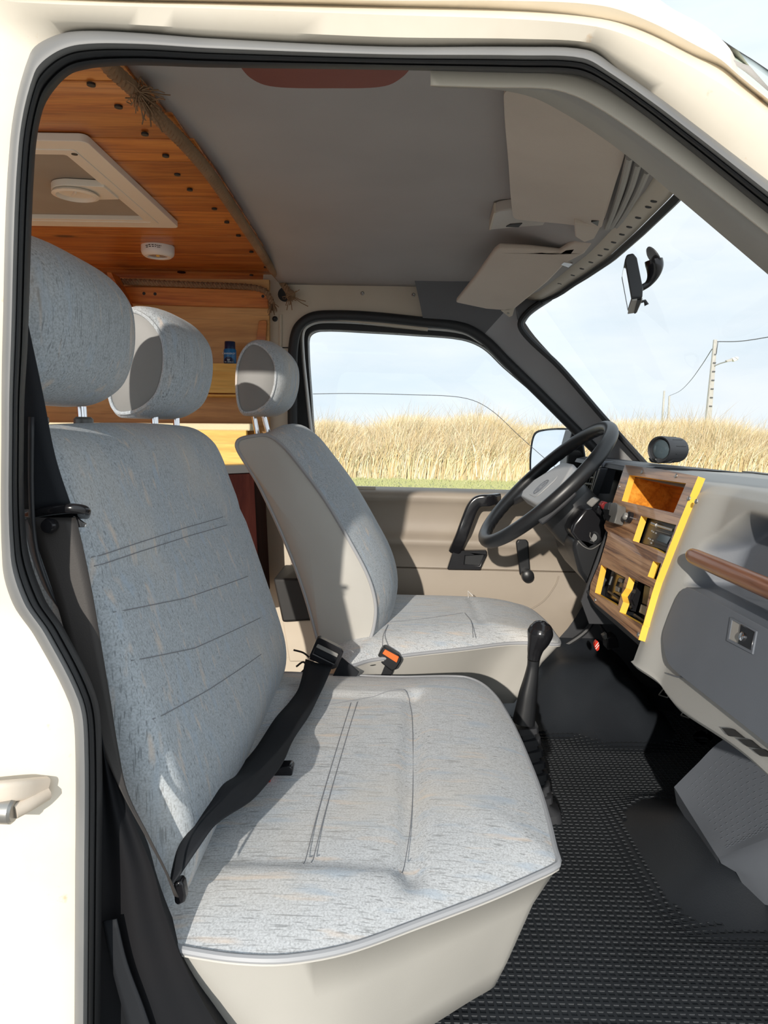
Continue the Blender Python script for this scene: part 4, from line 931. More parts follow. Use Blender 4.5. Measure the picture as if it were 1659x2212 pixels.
# switches in the lower left hole, tray in the lower right hole
sw = thing('rocker_switches', 'cluster of grey rocker switches in the lower left hole of the wooden panel', 'switch', onp(1320,1262))
l = h_l['switch']; c = sum(l, Vector())/4
m = MB(); m.prism([c + (p - c)*1.02 + PN*(TH + .012) for p in l], PN*.010); m.build('switch_plate', M['gloss_black'], sw)
for pts in ([(1322,1242),(1330,1245),(1327,1254),(1319,1251)], [(1333,1247),(1341,1251),(1338,1263),(1330,1259)], [(1314,1260),(1321,1264),(1320,1273),(1313,1272)]):
    m = MB(); m.prism([onp(a, b, TH + .002) for a, b in pts], PN*.012); m.build('rocker', M['silver'], sw, bevel=.001)
MB().tube([onp(1309,1231,TH+.008), onp(1346,1251,TH+.008)], .0012, 6).build('rail', M['dark'], sw)
MB().tube([onp(1296,1272,TH+.006), onp(1336,1300,TH+.006)], .0022, 6).build('rail', M['dark'], sw)
MB().tube([onp(1306,1240,TH+.004), onp(1300,1258,TH+.004)], .0035, 8).build('lever', M['black'], sw)
tr = thing('dash_tray', 'black drawer front in the lower right hole of the wooden panel', 'tray', onp(1372,1300))
m = MB(); m.prism([onp(a, b, TH + .010) for a, b in [(1366,1254),(1404,1272),(1396,1312),(1360,1295)]], PN*.012); m.build('drawer_front', M['black'], tr, bevel=.002)
m = MB(); m.prism([onp(a, b, TH + .006) for a, b in [(1363,1298),(1382,1307),(1377,1326),(1358,1316)]], PN*.010); m.build('pull', M['button'], tr, bevel=.0015)
MB().tube([onp(1352,1322,TH+.004), onp(1388,1347,TH+.004)], .0022, 6).build('rail', M['dark'], tr)
MB().tube([onp(1352,1276,TH+.002), onp(1347,1292,TH+.002), onp(1352,1306,TH+.002)], .0035, 6).build('clip', M['gloss_black'], tr)

# ---------------------------------------------------------------- steering wheel and column
WC = (aY(1320,915,1.775) + aY(1040,1175,1.775))/2
ud = (aY(1320,915,1.775) - aY(1040,1175,1.775)).normalized(); yd = Vector((0,1,0)); ad = yd.cross(ud).normalized()
if ad.x < 0: ad = -ad                                               # into the column
RW = (aY(1320,915,1.775) - WC).length - .014
def wp(p, q, a=0): return WC + yd*p + ud*q + ad*a
sw_ = thing('steering_wheel', 'black two-spoke steering wheel with scalloped grips in front of the driver seat', 'steering wheel', WC)
rp_ = [wp(RW*math.cos(2*PI*k/144), RW*math.sin(2*PI*k/144)) for k in range(144)]
m = MB()
rows = []
for k in range(144):
    a = 2*PI*k/144; rad = yd*math.cos(a) + ud*math.sin(a); row = []
    for j in range(14):
        b = 2*PI*j/14; inn = max(0, -math.cos(b))*max(0, math.sin(b))*1.6
        r = .0158*(1 + .0*b) - .0016*inn*(1 + math.sin(a*46))
        row.append(rp_[k] + rad*(math.cos(b)*r) + ad*(math.sin(b)*r*1.08))
    rows.append(row)
rows.append(rows[0]); m.grid(rows, True); m.build('rim', M['black'], sw_, smooth=80)
def wslab(name, pts, a0, a1, mm, bev, par=sw_):
    m = MB(); m.prism([wp(p, q, a0) for p, q in pts], ad*(a1 - a0)); return m.build(name, M[mm], par, bevel=bev, seg=3)
for s in (1, -1):
    wslab('spoke', [(s*.09,-.052),(s*.14,-.058),(s*.175,-.075),(s*.20,-.088),(s*.210,-.02),(s*.208,.018),(s*.19,.006),(s*.15,.004),(s*.09,.02)], .004, .024, 'dark', .006)
pad = wslab('horn_pad', [(x, y) for x, y in [(-.10,-.058),(.10,-.058),(.135,-.045),(.14,.002),(.06,.070),(.045,.076),(-.045,.076),(-.06,.070),(-.14,.002),(-.135,-.045)]], -.002, .03, 'pillar_mid', .010)
em = cr([wp(.0235*math.cos(2*PI*k/20), -.012 + .0235*math.sin(2*PI*k/20), -.0035) for k in range(20)], 2, True)
MB().tube(em, .0014, 6, True).build('emblem_ring', M['dash_dark'], pad)
for pts in ([(-.010,.008),(0,-.010),(.010,.008)], [(-.019,-.002),(-.009,-.030),(0,-.014),(.009,-.030),(.019,-.002)]):
    MB().tube([wp(p, q, -.0035) for p, q in pts], .0012, 6).build('emblem_strokes', M['dash_dark'], pad)
wslab('pad_inset', rrect(0,-.006,.10,.075,.02), -.0032, .004, 'pillar_mid', .002, pad)
col = thing('steering_column', 'black steering column shroud with ignition lock and stalk behind the wheel', 'steering column', wp(0,0,.12))
m = MB(); m.lathe([(.030,.035),(.062,.042),(.070,.06),(.072,.12),(.066,.20),(.06,.30)], WC, ad, 28); m.build('column_shroud', M['black'], col, smooth=50)
sh = [(1232,1150),(1240,1128),(1262,1100),(1285,1098),(1303,1112),(1311,1138),(1308,1160),(1296,1175),(1275,1187),(1262,1184),(1247,1170)]
m = MB(); m.prism([aY(a, b, 1.63) for a, b in sh], (.01,.16,0)); m.build('ignition_shroud', M['gloss_black'], col, bevel=.012, seg=4)
m = MB(); m.lathe([(.013,.004),(.015,-.003),(.011,-.005),(.009,-.003),(.0001,-.003)], aY(1281,1161,1.632), (.35,1,-.15), 24); m.build('ignition_lock', M['black'], col)
MB().tube([aY(a, b, 1.626) for a, b in [(1275,1150),(1274,1158),(1279,1168),(1287,1173)]], .0011, 6).build('lock_rim', M['steel'], col)
MB().tube(cr([aY(a, b, 1.628) for a, b in [(1248,1168),(1260,1180),(1276,1186),(1292,1178),(1304,1168)]], 5), .0014, 6).build('bright_edge', M['steel'], col)
m = MB(); m.prism([aY(a, b, 1.60) for a, b in [(1265,1087),(1279,1074),(1294,1081),(1278,1097)]], (.01,.022,0)); m.build('stalk_tip', M['button'], col, bevel=.003)
MB().tube([aY(1281,1090,1.62), aY(1292,1104,1.63), aY(1290,1120,1.66)], .008, 10).build('stalk', M['gloss_black'], col)
m = MB(); m.prism([aY(a, b, 1.60) for a, b in [(1290,1098),(1300,1094),(1306,1110),(1300,1116),(1291,1108)]], (0,.03,0)); m.build('switch_block', M['gloss_black'], col, bevel=.002)
m = MB(); m.prism([aY(a, b, 1.63) for a, b in [(1236,1180),(1244,1160),(1306,1178),(1290,1225),(1272,1268),(1250,1235)]], (.02,.30,0)); m.build('lower_cover', M['black'], col, bevel=.01)
hz = thing('hazard_switch', 'dark red hazard warning switch tucked between column and wooden panel', 'switch', aY(1305,1093,1.58))
m = MB(); m.prism([aY(a, b, 1.575) for a, b in [(1297,1092),(1304,1083),(1314,1086),(1316,1101),(1303,1101)]], (0,.02,0)); m.build('red_button', M['red_dark'], hz, bevel=.002)

# ---------------------------------------------------------------- things on and around the dash
cyl = thing('dash_speaker', 'black ribbed cylinder with a round lens standing on the dashboard', 'speaker', aY(1445,998,1.72))
c0, c1 = aY(1423,971,1.70), aY(1465,972,1.74); ax = (c1 - c0).normalized()
L_ = (c1 - c0).length
m = MB(); m.lathe([(.022,.010),(.0255,.010),(.0275,.002),(.031,0),(.0318,.006),(.0318,.018),(.0300,.020),(.0300,L_-.006),(.0285,L_),(.010,L_+.002)], c0, ax, 32); m.build('cylinder_body', M['dark'], cyl, smooth=35)
m = MB(); m.lathe([(.0225,.008),(.018,.005),(.0001,.004)], c0, ax, 28); m.build('lens', M['lcd'], cyl)
a_ = Vector((0,0,1)); e1_ = (a_ - ax*ax.dot(a_)).normalized(); e2_ = ax.cross(e1_)
for k in range(10):
    t = 2*PI*k/10; d = e1_*math.cos(t) + e2_*math.sin(t)
    MB().tube([c0 + ax*.026 + d*.0297, c0 + ax*(L_ - .012) + d*.0297], .0012, 6).build('rib', M['black'], cyl)
m = MB(); m.prism([p for p in [aY(1412,990,1.70), aY(1460,990,1.70), aY(1452,1001,1.70), aY(1418,1001,1.70)]], (0,.04,0)); m.build('foot', M['black'], cyl, bevel=.003)

rm = thing('rearview_mirror', 'black rear-view mirror on a curved stalk stuck to the windscreen', 'mirror', aY(1395,600,1.40))
SH = Vector((.044, .22, 0))
def mir(name, pts, Y, dv, mm, bev=0): m = MB(); m.prism([aY(a, b, Y) for a, b in pts], dv); return m.build(name, M[mm], rm, bevel=bev, seg=3)
nl = [aY(a, b, 1.30) for a, b in [(1350,560),(1354,549),(1368,546),(1376,556),(1389,622),(1388,643),(1365,646)]]; fl_ = [aY(a, b, 1.425) for a, b in [(1342.5,601),(1346,592),(1358,589),(1365,598),(1377,656),(1376,671),(1356,674)]]
m = MB(); m.grid([nl, fl_], True); m.cap(nl); m.cap(fl_); m.build('housing', M['dark'], rm, bevel=.003, seg=3)
m = MB(); m.prism([nl[6], nl[5], fl_[5], fl_[6]], (0,0,-.004)); m.build('lower_cover', M['trim_grey'], rm, bevel=.001)  # pale colour stands for light caught on the housing's bottom face
m = MB(); m.prism([lerp(nl[6], nl[5], .5), lerp(nl[6], nl[5], .9), lerp(fl_[6], fl_[5], .9), lerp(fl_[6], fl_[5], .7)], (0,0,-.005)); m.build('lower_slot', M['ink'], rm)
gq = [lerp(a_q, b_q, t_q) for a_q, b_q, t_q in ((lerp(nl[0], nl[6], .04), lerp(fl_[0], fl_[6], .04), .06), (lerp(nl[0], nl[6], .97), lerp(fl_[0], fl_[6], .97), .06), (lerp(nl[0], nl[6], .97), lerp(fl_[0], fl_[6], .97), .80), (lerp(nl[0], nl[6], .04), lerp(fl_[0], fl_[6], .04), .80))]; gc_ = sum(gq, Vector())/4
m = MB(); m.prism([gc_ + (p - gc_)*.99 + Vector((-.0006,0,0)) for p in gq], (.0005,0,0)); m.build('mirror_glass', M['mirror'], rm, smooth=0)
MB().tube(cr([aY(a, b, 1.42) for a, b in [(1386,622),(1400,613),(1410,597),(1414,578),(1412,562)]], 6), [.0062 + .0105*sstep(4, 21, k) for k in range(25)], 14).build('stalk', M['gloss_black'], rm, smooth=80)
cd = (aY(1422,568,1.42) - aY(1392,540,1.42)); cn = Vector((.79,0,.61))
m = MB(); m.lathe([(.0155,.0),(.020,-.003),(.0205,-.005),(.0001,-.007)], aY(1408,556,1.42), -cn, 20); m.build('windscreen_mount', M['rubber'], rm)
MB().tube([aY(1384,652,1.36), aY(1393,650,1.36), aY(1397,659,1.36)], [.0025,.003,.0045], 8).build('dip_lever', M['dark'], rm)

dm = thing('door_mirror', 'black-framed exterior mirror outside the far door window, reflecting pale sky', 'mirror', R(.52,2.4,-.06))
gp_ = [(1146,1005),(1149,960),(1156,938),(1172,931),(1215,928),(1225,932),(1228,960),(1222,1012),(1200,1032),(1165,1036),(1150,1030)]
def dmY(a): return lerp(2.46, 2.32, (a - 1146)/82)
gpl = cr([aY(a, b, dmY(a) + .035*(1036 - b)/100) for a, b in gp_], 4, True); gc = sum(gpl, Vector())/len(gpl)
m = MB(); back = Vector((.06,.055,0)); o3 = [gc + (p - gc)*1.07 for p in gpl]; o4 = [gc + (p - gc)*1.0 + back for p in gpl]; o5 = [gc + (p - gc)*.6 + back*1.5 for p in gpl]
m.grid([gpl, o3, [p + back*.4 for p in o3], o4, o5], True); m.cap(o5); m.build('housing', M['black'], dm, smooth=50)
m = MB(); m.prism([p + back*.02 for p in gpl], back*.03); m.build('mirror_glass', M['mirror'], dm, smooth=0)
m = MB(); m.prism([aY(a, b, 2.23) for a, b in [(1222,1030),(1228,960),(1238,925),(1262,955),(1275,1040)]], (0,.10,0)); m.build('mounting_arm', M['black'], dm, bevel=.008)

# ---------------------------------------------------------------- gear lever, pedals, footrest
gl = thing('gear_lever', 'tall black gear lever with ribbed boot between bench and dashboard', 'gear lever', aY(1160,1740,1.42))
YG = 1.42; u = YG/1550
def gtube(name, pts, mm, per=4, prof=None, smooth=60):
    P_ = [aY(a, b, YG) for a, b, r in pts]; c = cr([Vector((p.x, p.y, p.z)) for p in P_], per); rr_ = cr([Vector((r*u,0,0)) for a, b, r in pts], per)
    MB().tube(c, [v.x for v in rr_], 18, prof=prof, up=(0,-1,0) if prof else None).build(name, M[mm], gl, smooth=smooth)
kp = [(1171,1341,1.5),(1171,1342.5,9),(1170,1347,18),(1169,1355,25),(1167,1367,28.5),(1163,1383,25),(1157,1400,18.5),(1154,1415,15),(1152.5,1424,14)]
gtube('knob', kp, 'gloss_black')
gtube('shaft', [(1152.5,1426,13),(1151,1440,12.5),(1147,1465,15),(1140,1500,19),(1135,1535,22),(1131,1560,24)], 'black', 4, [(a, b) for a, b in rrect(0,0,2,2,.75,4)])
bo_ = []; n_ = 7
for k in range(n_):
    y0 = 1566 + k*25; cx = 1133 + k*5.2
    bo_ += [(cx + 3, y0, 25), (cx + 4, y0 + 12, 25), (cx + 4.4, y0 + 13, 18), (cx + 7, y0 + 24, 18)]
gtube('boot', bo_ + [(1176,1750,33),(1182,1800,38)], 'dark', 1, [(a, b) for a, b in rrect(0,0,2,2,.45,3)], 30)
for i, (a, b, w, hh, Y, lab) in enumerate([(1436,1497,26,20,1.86,'clutch pedal'),(1482,1541,22,20,1.72,'brake pedal')]):
    pd = thing('pedal', ['ribbed black pedal farthest from the open door', 'ribbed black pedal between the farthest pedal and the accelerator'][i], 'pedal', aY(a, b, Y), 'foot pedals')
    q = [aY(a - w/2, b + 4, Y), aY(a - 2, b - hh/2, Y), aY(a + w/2, b - 6, Y), aY(a + 6, b + hh/2, Y)]
    m = MB(); m.prism(q, (.012,0,-.006)); m.build('pad', M['rubber'], pd, bevel=.002)
    for s, t in ((0, 1), (1, 2), (2, 3), (3, 0)): MB().tube([q[s], q[t]], .0018, 6).build('rib', M['trim_grey'], pd)
    MB().tube([(q[0] + q[2])/2, (q[1] + q[3])/2], .0016, 6).build('rib', M['trim_grey'], pd)
    MB().tube([(q[0] + q[2])/2 + Vector((.01,0,0)), (q[0] + q[2])/2 + Vector((.16,0,.14))], .008, 8).build('pedal_arm', M['black'], pd)
pd = thing('pedal', 'worn oblong accelerator pedal nearest the grey footrest', 'pedal', aY(1522,1585,1.58), 'foot pedals')
m = MB(); m.prism(cr([aY(a, b, 1.58) for a, b in [(1496,1592),(1503,1583),(1520,1577),(1530,1584),(1522,1594),(1506,1601)]], 4, True), (.012,.0,-.008)); m.build('pad', M['dark'], pd, bevel=.002)
MB().tube([aY(1525,1581,1.58), aY(1570,1572,1.60)], .006, 8).build('pedal_arm', M['black'], pd)
rt = thing('cable_tag', 'small red and white striped tag below the wooden panel', 'tag', aY(1289,1395,1.9))
m = MB(); m.prism(cr([aY(a, b, 1.80) for a, b in [(1284,1394),(1289,1384),(1294,1390),(1294,1403),(1289,1406)]], 4, True), (0,.012,0)); m.build('tag_body', M['red'], rt)
for a, b, c, d in [(1286,1397,1293,1388), (1287,1402,1294,1393)]: MB().tube([aY(a, b, 1.799), aY(c, d, 1.799)], .0011, 6).build('white_stripe', M['white'], rt)
pb = thing('bonnet_release', 'black lever box hanging below the dashboard beside the red tag', 'lever', aY(1315,1385,1.84))
m = MB(); m.prism([aY(a, b, 1.82) for a, b in [(1310,1378),(1330,1372),(1336,1385),(1338,1400),(1312,1404)]], (0,.04,0)); m.build('lever_box', M['gloss_black'], pb, bevel=.003)
m = MB(); m.prism([aY(a, b, 1.82) for a, b in [(1302,1374),(1311,1368),(1312,1380),(1306,1382)]], (0,.02,0)); m.build('lever_end', M['button'], pb, bevel=.001)
MB().tube(cr([aY(a, b, 1.85) for a, b in [(1310,1370),(1296,1350),(1290,1330),(1297,1300)]], 5), .004, 8).build('conduit', M['black'], pb)
fr = thing('footrest', 'slate plastic footrest cover with a dimpled tread over the wheel arch', 'footrest', aY(1560,1880,1.16))
ftop = [(1456,1700,1.36),(1560,1606,1.27),(1700,1640,1.06),(1720,1800,1.03),(1660,1812,1.10),(1552,1852,1.185),(1535,1838,1.20)]
fa = [aY(1456,1700,1.36), aY(1560,1600,1.27), aY(1760,1690,1.02)]
NEAR_ = .965
fp = [[aY(1456,1700,1.36), aY(1498,1768,1.295), aY(1542,1838,1.215), aY(1552,1853,1.20)], [aY(1500,1656,1.33), aY(1552,1726,1.25), aY(1610,1806,1.165), aY(1614,1828,1.15)], [aY(1562,1598,1.28), aY(1625,1680,1.19), aY(1680,1770,1.11), aY(1690,1800,1.09)], [aY(1690,1560,1.14), aY(1745,1650,1.08), aY(1800,1740,1.02), aY(1810,1765,1.00)]]
fp = [[Vector((p.x*NEAR_, p.y*NEAR_, (p.z - EYE)*NEAR_ + EYE)) for p in r] for r in fp]
fr_rows = [cr(r, 6) for r in fp]; fr_rows = [list(r) for r in zip(*[cr(list(c), 6) for c in zip(*fr_rows)])]
rows = [list(r) for r in zip(*fr_rows)] if len(fr_rows) < len(fr_rows[0]) else fr_rows
MB().grid(fr_rows).build('tread_top', M['dash_dark'], fr, smooth=60)
e0 = [r[-1] for r in fr_rows]; lo1 = cr([aY(1590,1884,1.175), aY(1625,1893,1.14), aY(1690,1896,1.09), aY(1810,1890,1.02)], 6)
lo1 = [Vector((p.x*NEAR_, p.y*NEAR_, (p.z - EYE)*NEAR_ + EYE)) for p in resample(lo1, len(e0))]
MB().grid([e0, [p.lerp(q, .3) + Vector((-.006,-.004,.0)) for p, q in zip(e0, lo1)], lo1, [p + Vector((.03,0,-.05)) for p in lo1]]).build('front_skirt', M['dash_dark'], fr, smooth=60)
l0 = fr_rows[0]; MB().grid([l0, [p + Vector((.02,.03,-.05)) for p in l0]]).build('side_skirt', M['dash_dark'], fr)
# shallow tread dashes pressed in the top
dm_ = MB()
nu, nv = len(fr_rows), len(fr_rows[0])
def fpt(u, v):
    i = min(int(u*(nu-1)), nu-2); j = min(int(v*(nv-1)), nv-2); f = u*(nu-1) - i; g_ = v*(nv-1) - j
    return fr_rows[i][j].lerp(fr_rows[i][j+1], g_).lerp(fr_rows[i+1][j].lerp(fr_rows[i+1][j+1], g_), f)
for a in range(13):
    for b in range(17):
        uu, vv = .12 + .06*a, .10 + .042*b
        if (uu + (.03 if b % 2 else 0)) > .98 or vv > .80: continue
        p0, p1 = fpt(uu + (.03 if b % 2 else 0), vv), fpt(uu + .026 + (.03 if b % 2 else 0), vv)
        dm_.tube([p0 + Vector((0,0,.0004)), p1 + Vector((0,0,.0004))], .0007, 4)
tag(dm_.build('tread_ridges', M['dash_dark'], fr, smooth=0), kind='stuff')
# ================================================================ OVERHEAD
vz = thing('sun_visor', 'large beige sun visor folded up nearest the open door', 'visor', aZ(1210,350,.40), 'sun visors')
vc = [(1096,196,.410),(1088,210,.411),(1098,350,.411),(1108,465,.410),(1118,474,.409),(1210,483,.394),(1293,492,.376),(1302,482,.374),(1330,395,.374),(1352,322,.374),(1345,312,.375),(1280,255,.384),(1200,215,.396),(1120,198,.407)]
vl = cr([aZ(a, b, z) for a, b, z in vc], 4, True)
m = MB(); m.prism(vl, (0,0,.016)); m.build('visor_pad', M['visor'], vz, bevel=.006, seg=3)
m = MB(); m.prism([aZ(a, b, .378) for a, b in [(1240,484),(1298,490),(1284,516),(1262,524),(1242,512)]], (0,0,.014)); m.build('hinge_bracket', M['visor'], vz, bevel=.003)
m = MB(); m.prism([aZ(a, b, .3765) for a, b in [(1277,480),(1306,474),(1300,486),(1292,489)]], (0,0,.006)); m.build('clip', M['black'], vz)
v2 = thing('sun_visor', 'tilted beige sun visor above the steering wheel', 'visor', aZ(1110,600,.36), 'sun visors')
A_, B_, C_ = aZ(1068,540,.388), aZ(1262,548,.372), aY(985,655,1.93)
vn = (B_ - A_).cross(C_ - A_).normalized()
vp_ = [(984,654),(1030,596),(1066,545),(1076,537),(1150,541),(1206,547),(1228,533),(1238,527),(1282,524),(1262,549),(1222,570),(1182,611),(1140,645),(1112,668),(1100,672),(1050,668)]
m = MB(); m.prism([aP(a, b, A_, vn) for a, b in vp_], vn*(.014 if vn.z > 0 else -.014)); m.build('visor_pad', M['visor'], v2, bevel=.005, seg=3)
m = MB(); m.prism([aP(a, b, A_, vn) for a, b in [(1082,671),(1112,664),(1107,682),(1100,685)]], vn*(.006 if vn.z > 0 else -.006)); m.build('hinge_plate', M['cream_in'], v2)
MB().lathe([(.003,.002),(.003,-.002)], aP(1098,676,A_,vn), vn, 10).build('screw', M['steel'], v2)
m = MB(); m.prism([aP(a, b, A_ - Vector((0,0,.002)), vn) for a, b in [(1212,572),(1218,567),(1237,570),(1228,578)]], vn*.004); m.build('clip', M['chrome'], v2)
dl_ = thing('dome_lamp', 'beige ribbed cab lamp on the headliner behind the near visor', 'lamp', aZ(1110,475,.42))
dp = [aZ(a, b, .414) for a, b in [(1056,497),(1066,461),(1073,458),(1115,452),(1215,476),(1185,486),(1120,491)]]
m = MB(); m.prism(dp, (0,0,.02)); m.build('lamp_cover', M['dome_lens'], dl_, bevel=.003)
m = MB(); m.prism([aZ(a, b, .413) for a, b in [(1056,497),(1066,461),(1071,460),(1061,497)]], (0,0,.02)); m.build('pale_rim', M['cream_in'], dl_, bevel=.001)
m = MB(); m.prism([aZ(a, b, .4125) for a, b in [(1093,490),(1102,485),(1128,483),(1120,491)]], (0,0,.006)); m.build('switch', M['ink'], dl_)
wr_ = tag(MB().tube(cr([aZ(a, b, .408) for a, b in [(1203,484),(1192,508),(1177,527),(1160,542)]], 6), .0022, 6).build('lamp_wire', M['ink'], None), 'thin black wire across the dark headliner between the two visors', 'wire')
bu = [(500,120),(520,146),(540,168),(572,184),(620,190),(720,191),(800,190),(840,184),(868,168),(885,150),(900,120)]
bp = cr([aZ(a, b, .405) for a, b in bu], 4)
m = MB(); m.prism(bp, (0,0,.014)); tag(m.build('burgundy_board', M['burgundy'], None, bevel=.002), 'dark red rounded board fixed under the headliner at the doorway top', 'board')
# ropes
def rope(name, pts, r, label, per=10, strands=3, pitch=.03):
    c = cr(pts, per); c = resample(c, max(40, int(sum((b - a).length for a, b in zip(c, c[1:]))/.005)))
    root = thing(name, label, 'rope', c[0], 'hemp ropes'); m_ = []
    nrm = None; fr_ = []; s = 0
    for i, p in enumerate(c):
        t = (c[min(i+1, len(c)-1)] - c[max(i-1, 0)]).normalized()
        if nrm is None: a = Vector((0,0,1)) if abs(t.z) < .9 else Vector((1,0,0)); nrm = a - t*t.dot(a)
        else: nrm = nrm - t*t.dot(nrm)
        nrm.normalize(); fr_.append((p, nrm.copy(), t.cross(nrm), s)); s += .005
    for k in range(strands):
        ln_ = [p + (n_*math.cos(2*PI*(s_/pitch + k/strands)) + b*math.sin(2*PI*(s_/pitch + k/strands)))*r*.62 for p, n_, b, s_ in fr_]
        MB().tube(ln_, r*.50, 8).build('strand', M['rope'], root)
    return root, fr_
def fray(root, p, d, n, ln, sp, r=.0011):
    m = MB()
    for k in range(n):
        v = Vector((random.gauss(0,1), random.gauss(0,1), random.gauss(0,1)))*sp
        q0 = p + v*.35; q1 = q0 + d*ln*random.uniform(.3,.7) + v*.8; q2 = q0 + d*ln*random.uniform(.7,1.1) + v*random.uniform(.6,1.6)
        m.tube([q0, q1, q2], r, 4)
    tag(m.build('frayed_fibres', M['rope'], root), kind='stuff')
r1p = [(222,118),(242,150),(266,172),(300,204),(332,243),(368,280),(405,318),(450,372),(490,430),(525,484),(556,532),(588,582),(606,604)]
r1, fr1 = rope('hemp_rope', [aZ(a, b, .418) for a, b in r1p] + [aY(616,620,2.11), aY(626,634,2.10), aY(631,643,2.10)], .0095, 'thick hemp rope along the joint between wooden ceiling and grey headliner')
fray(r1, aZ(300,200,.412), (aZ(345,250,.412) - aZ(300,200,.412)).normalized(), 110, .026, .007, .0008)
fray(r1, aZ(318,222,.408), Vector((0,-.3,-1)), 40, .010, .009, .0009)
m = MB(); m.sphere(aY(628,638,2.10), .014, 10, sc=(1,.8,1.1)); m.build('knot', M['rope'], r1)
fray(r1, aY(628,640,2.09), Vector((.2,0,-1)), 30, .012, .009)
r2, fr2 = rope('hemp_rope', [aY(a, b, 2.07) for a, b in [(262,608),(330,611),(420,615),(500,618),(552,622),(574,630),(582,642),(588,656)]], .0085, 'thinner hemp rope running along the top of the wooden cornice', pitch=.024)
fray(r2, aY(588,656,2.07), Vector((.1,0,-1)), 36, .022, .005)
# cornice board on the left wall, with screws
cb_ = thing('cornice_board', 'orange pine cornice board with dark screws below the thinner rope', 'board', aY(430,645,2.08))
m = MB(); m.prism([aY(a, b, 2.075) for a, b in [(255,618),(420,622),(578,628),(580,664),(420,660),(262,654)]], (0,.022,0)); m.build('plank', M['pine'], cb_, bevel=.0015)
for a, b in [(311,634),(335,635),(568,640)]: MB().lathe([(.0045,.002),(.0045,-.0008),(.0001,-.001)], aY(a, b, 2.075), (0,1,0), 10).build('screw', M['ink'], cb_)
m = MB(); m.prism([aY(230,588,2.0), aY(240,588,2.0), aY(272,655,2.0), aY(258,655,2.0)], (0,.06,0)); tag(m.build('wood_bracket', M['pine'], None, bevel=.001), 'short slanting wooden bracket at the left end of the cornice board', 'bracket')
# roof hatch
ht = thing('roof_hatch', 'cream roof hatch with fly screen and round catch in the wooden ceiling', 'hatch', R(-.72,1.4,.43))
a0, a1 = aZ(384,494,.420), aZ(190,307,.420); xo, y1_, y0_ = (a0.x + a1.x)/2, a0.y, a1.y; w_ = .056
out_ = [R(*(p + (.421,))) for p in rrect(xo - .25, (y0_ + y1_)/2, .50, y1_ - y0_, .012, 4)]
inn_ = [R(*(p + (.421,))) for p in rrect(xo - .25, (y0_ + y1_)/2, .50 - 2*w_, y1_ - y0_ - 2*w_, .006, 3)]
m = MB(); m.plate(out_, [inn_], (0,0,.012)); fh = m.build('frame', M['white_plastic'], ht, bevel=.003, seg=3)
i2 = [R(*(p + (.4195,))) for p in rrect(xo - .25, (y0_ + y1_)/2, .50 - 1.15*w_, y1_ - y0_ - 1.15*w_, .006, 3)]
i3 = [R(*(p + (.4195,))) for p in rrect(xo - .25, (y0_ + y1_)/2, .50 - 1.6*w_, y1_ - y0_ - 1.6*w_, .006, 3)]
m = MB(); m.plate(i2, [i3], (0,0,.004)); m.build('raised_rim', M['white_plastic'], ht, bevel=.0015)
m = MB(); m.box(R(xo - .25, (y0_ + y1_)/2, .432), (.50 - 1.9*w_, y1_ - y0_ - 1.9*w_, .004)); m.build('fly_screen', M['screen'], ht)
hp_ = aZ(168,418,.416)
tabp = [(xo - w_ + .004, hp_.y + .035)] + [(hp_.x - .045*math.cos(t), hp_.y + .042*math.sin(t)) for t in [PI*.5 - PI*k/14 for k in range(15)]] + [(xo - w_ + .004, hp_.y - .035)]
m = MB(); m.prism([R(x, y, .417) for x, y in tabp], (0,0,.012)); m.build('catch_tab', M['white_plastic'], ht, bevel=.003, seg=3)
m = MB(); m.lathe([(.038,.0),(.041,-.004),(.034,-.006),(.026,.004),(.0001,.007)], R(hp_.x - .004, hp_.y, .416), (0,0,1), 26); m.build('catch_bowl', M['white_plastic'], ht)
m = MB(); m.box(R(hp_.x - .005, hp_.y - .004, .4145), (.004,.03,.006), Matrix.Rotation(.6, 3, 'Z')); m.build('catch_grip', M['white_plastic'], ht, bevel=.001)
MB().lathe([(.005,.001),(.005,-.0006),(.0001,-.0006)], aZ(161,333,.4195), (0,0,1), 10).build('screw', M['ink'], ht)
# puck light
pk = thing('puck_light', 'small round white puck light on the wooden ceiling', 'lamp', aZ(340,545,.42))
pc = aZ(341,540,.424); r = .0395
m = MB(); m.lathe([(r,.009),(r,-.006),(r*.95,-.012),(r*.80,-.017),(r*.62,-.017),(r*.60,-.013)], pc, (0,0,1), 36); m.build('lamp_body', M['white'], pk)
m = MB(); m.lathe([(r*.61,-.0135),(r*.3,-.0115),(.0001,-.011)], pc, (0,0,1), 28); m.build('lens', M['lamp_lens'], pk)
m = MB(); m.lathe([(.006,-.0115),(.004,-.0155),(.0001,-.016)], pc, (0,0,1), 12); m.build('bulb', M['ply_edge'], pk)
for a0_, a1_, z in ((-2.02,-1.86,.003), (-1.82,-1.36,.004), (-1.33,-1.06,.003), (-2.0,-1.86,-.001), (-1.78,-1.36,0), (-1.30,-1.12,-.001)):
    l = [R(pc.x + (r + .0003)*math.cos(t), pc.y + (r + .0003)*math.sin(t), pc.z - EYE + z - .001) for t in np.linspace(a0_, a1_, 8)]
    m = MB()
    for i in range(7):
        if i % 3 != 2: m.tube([l[i], l[i].lerp(l[i+1], .75)], .0011, 4)
    m.build('printed_text', M['ink'], pk)
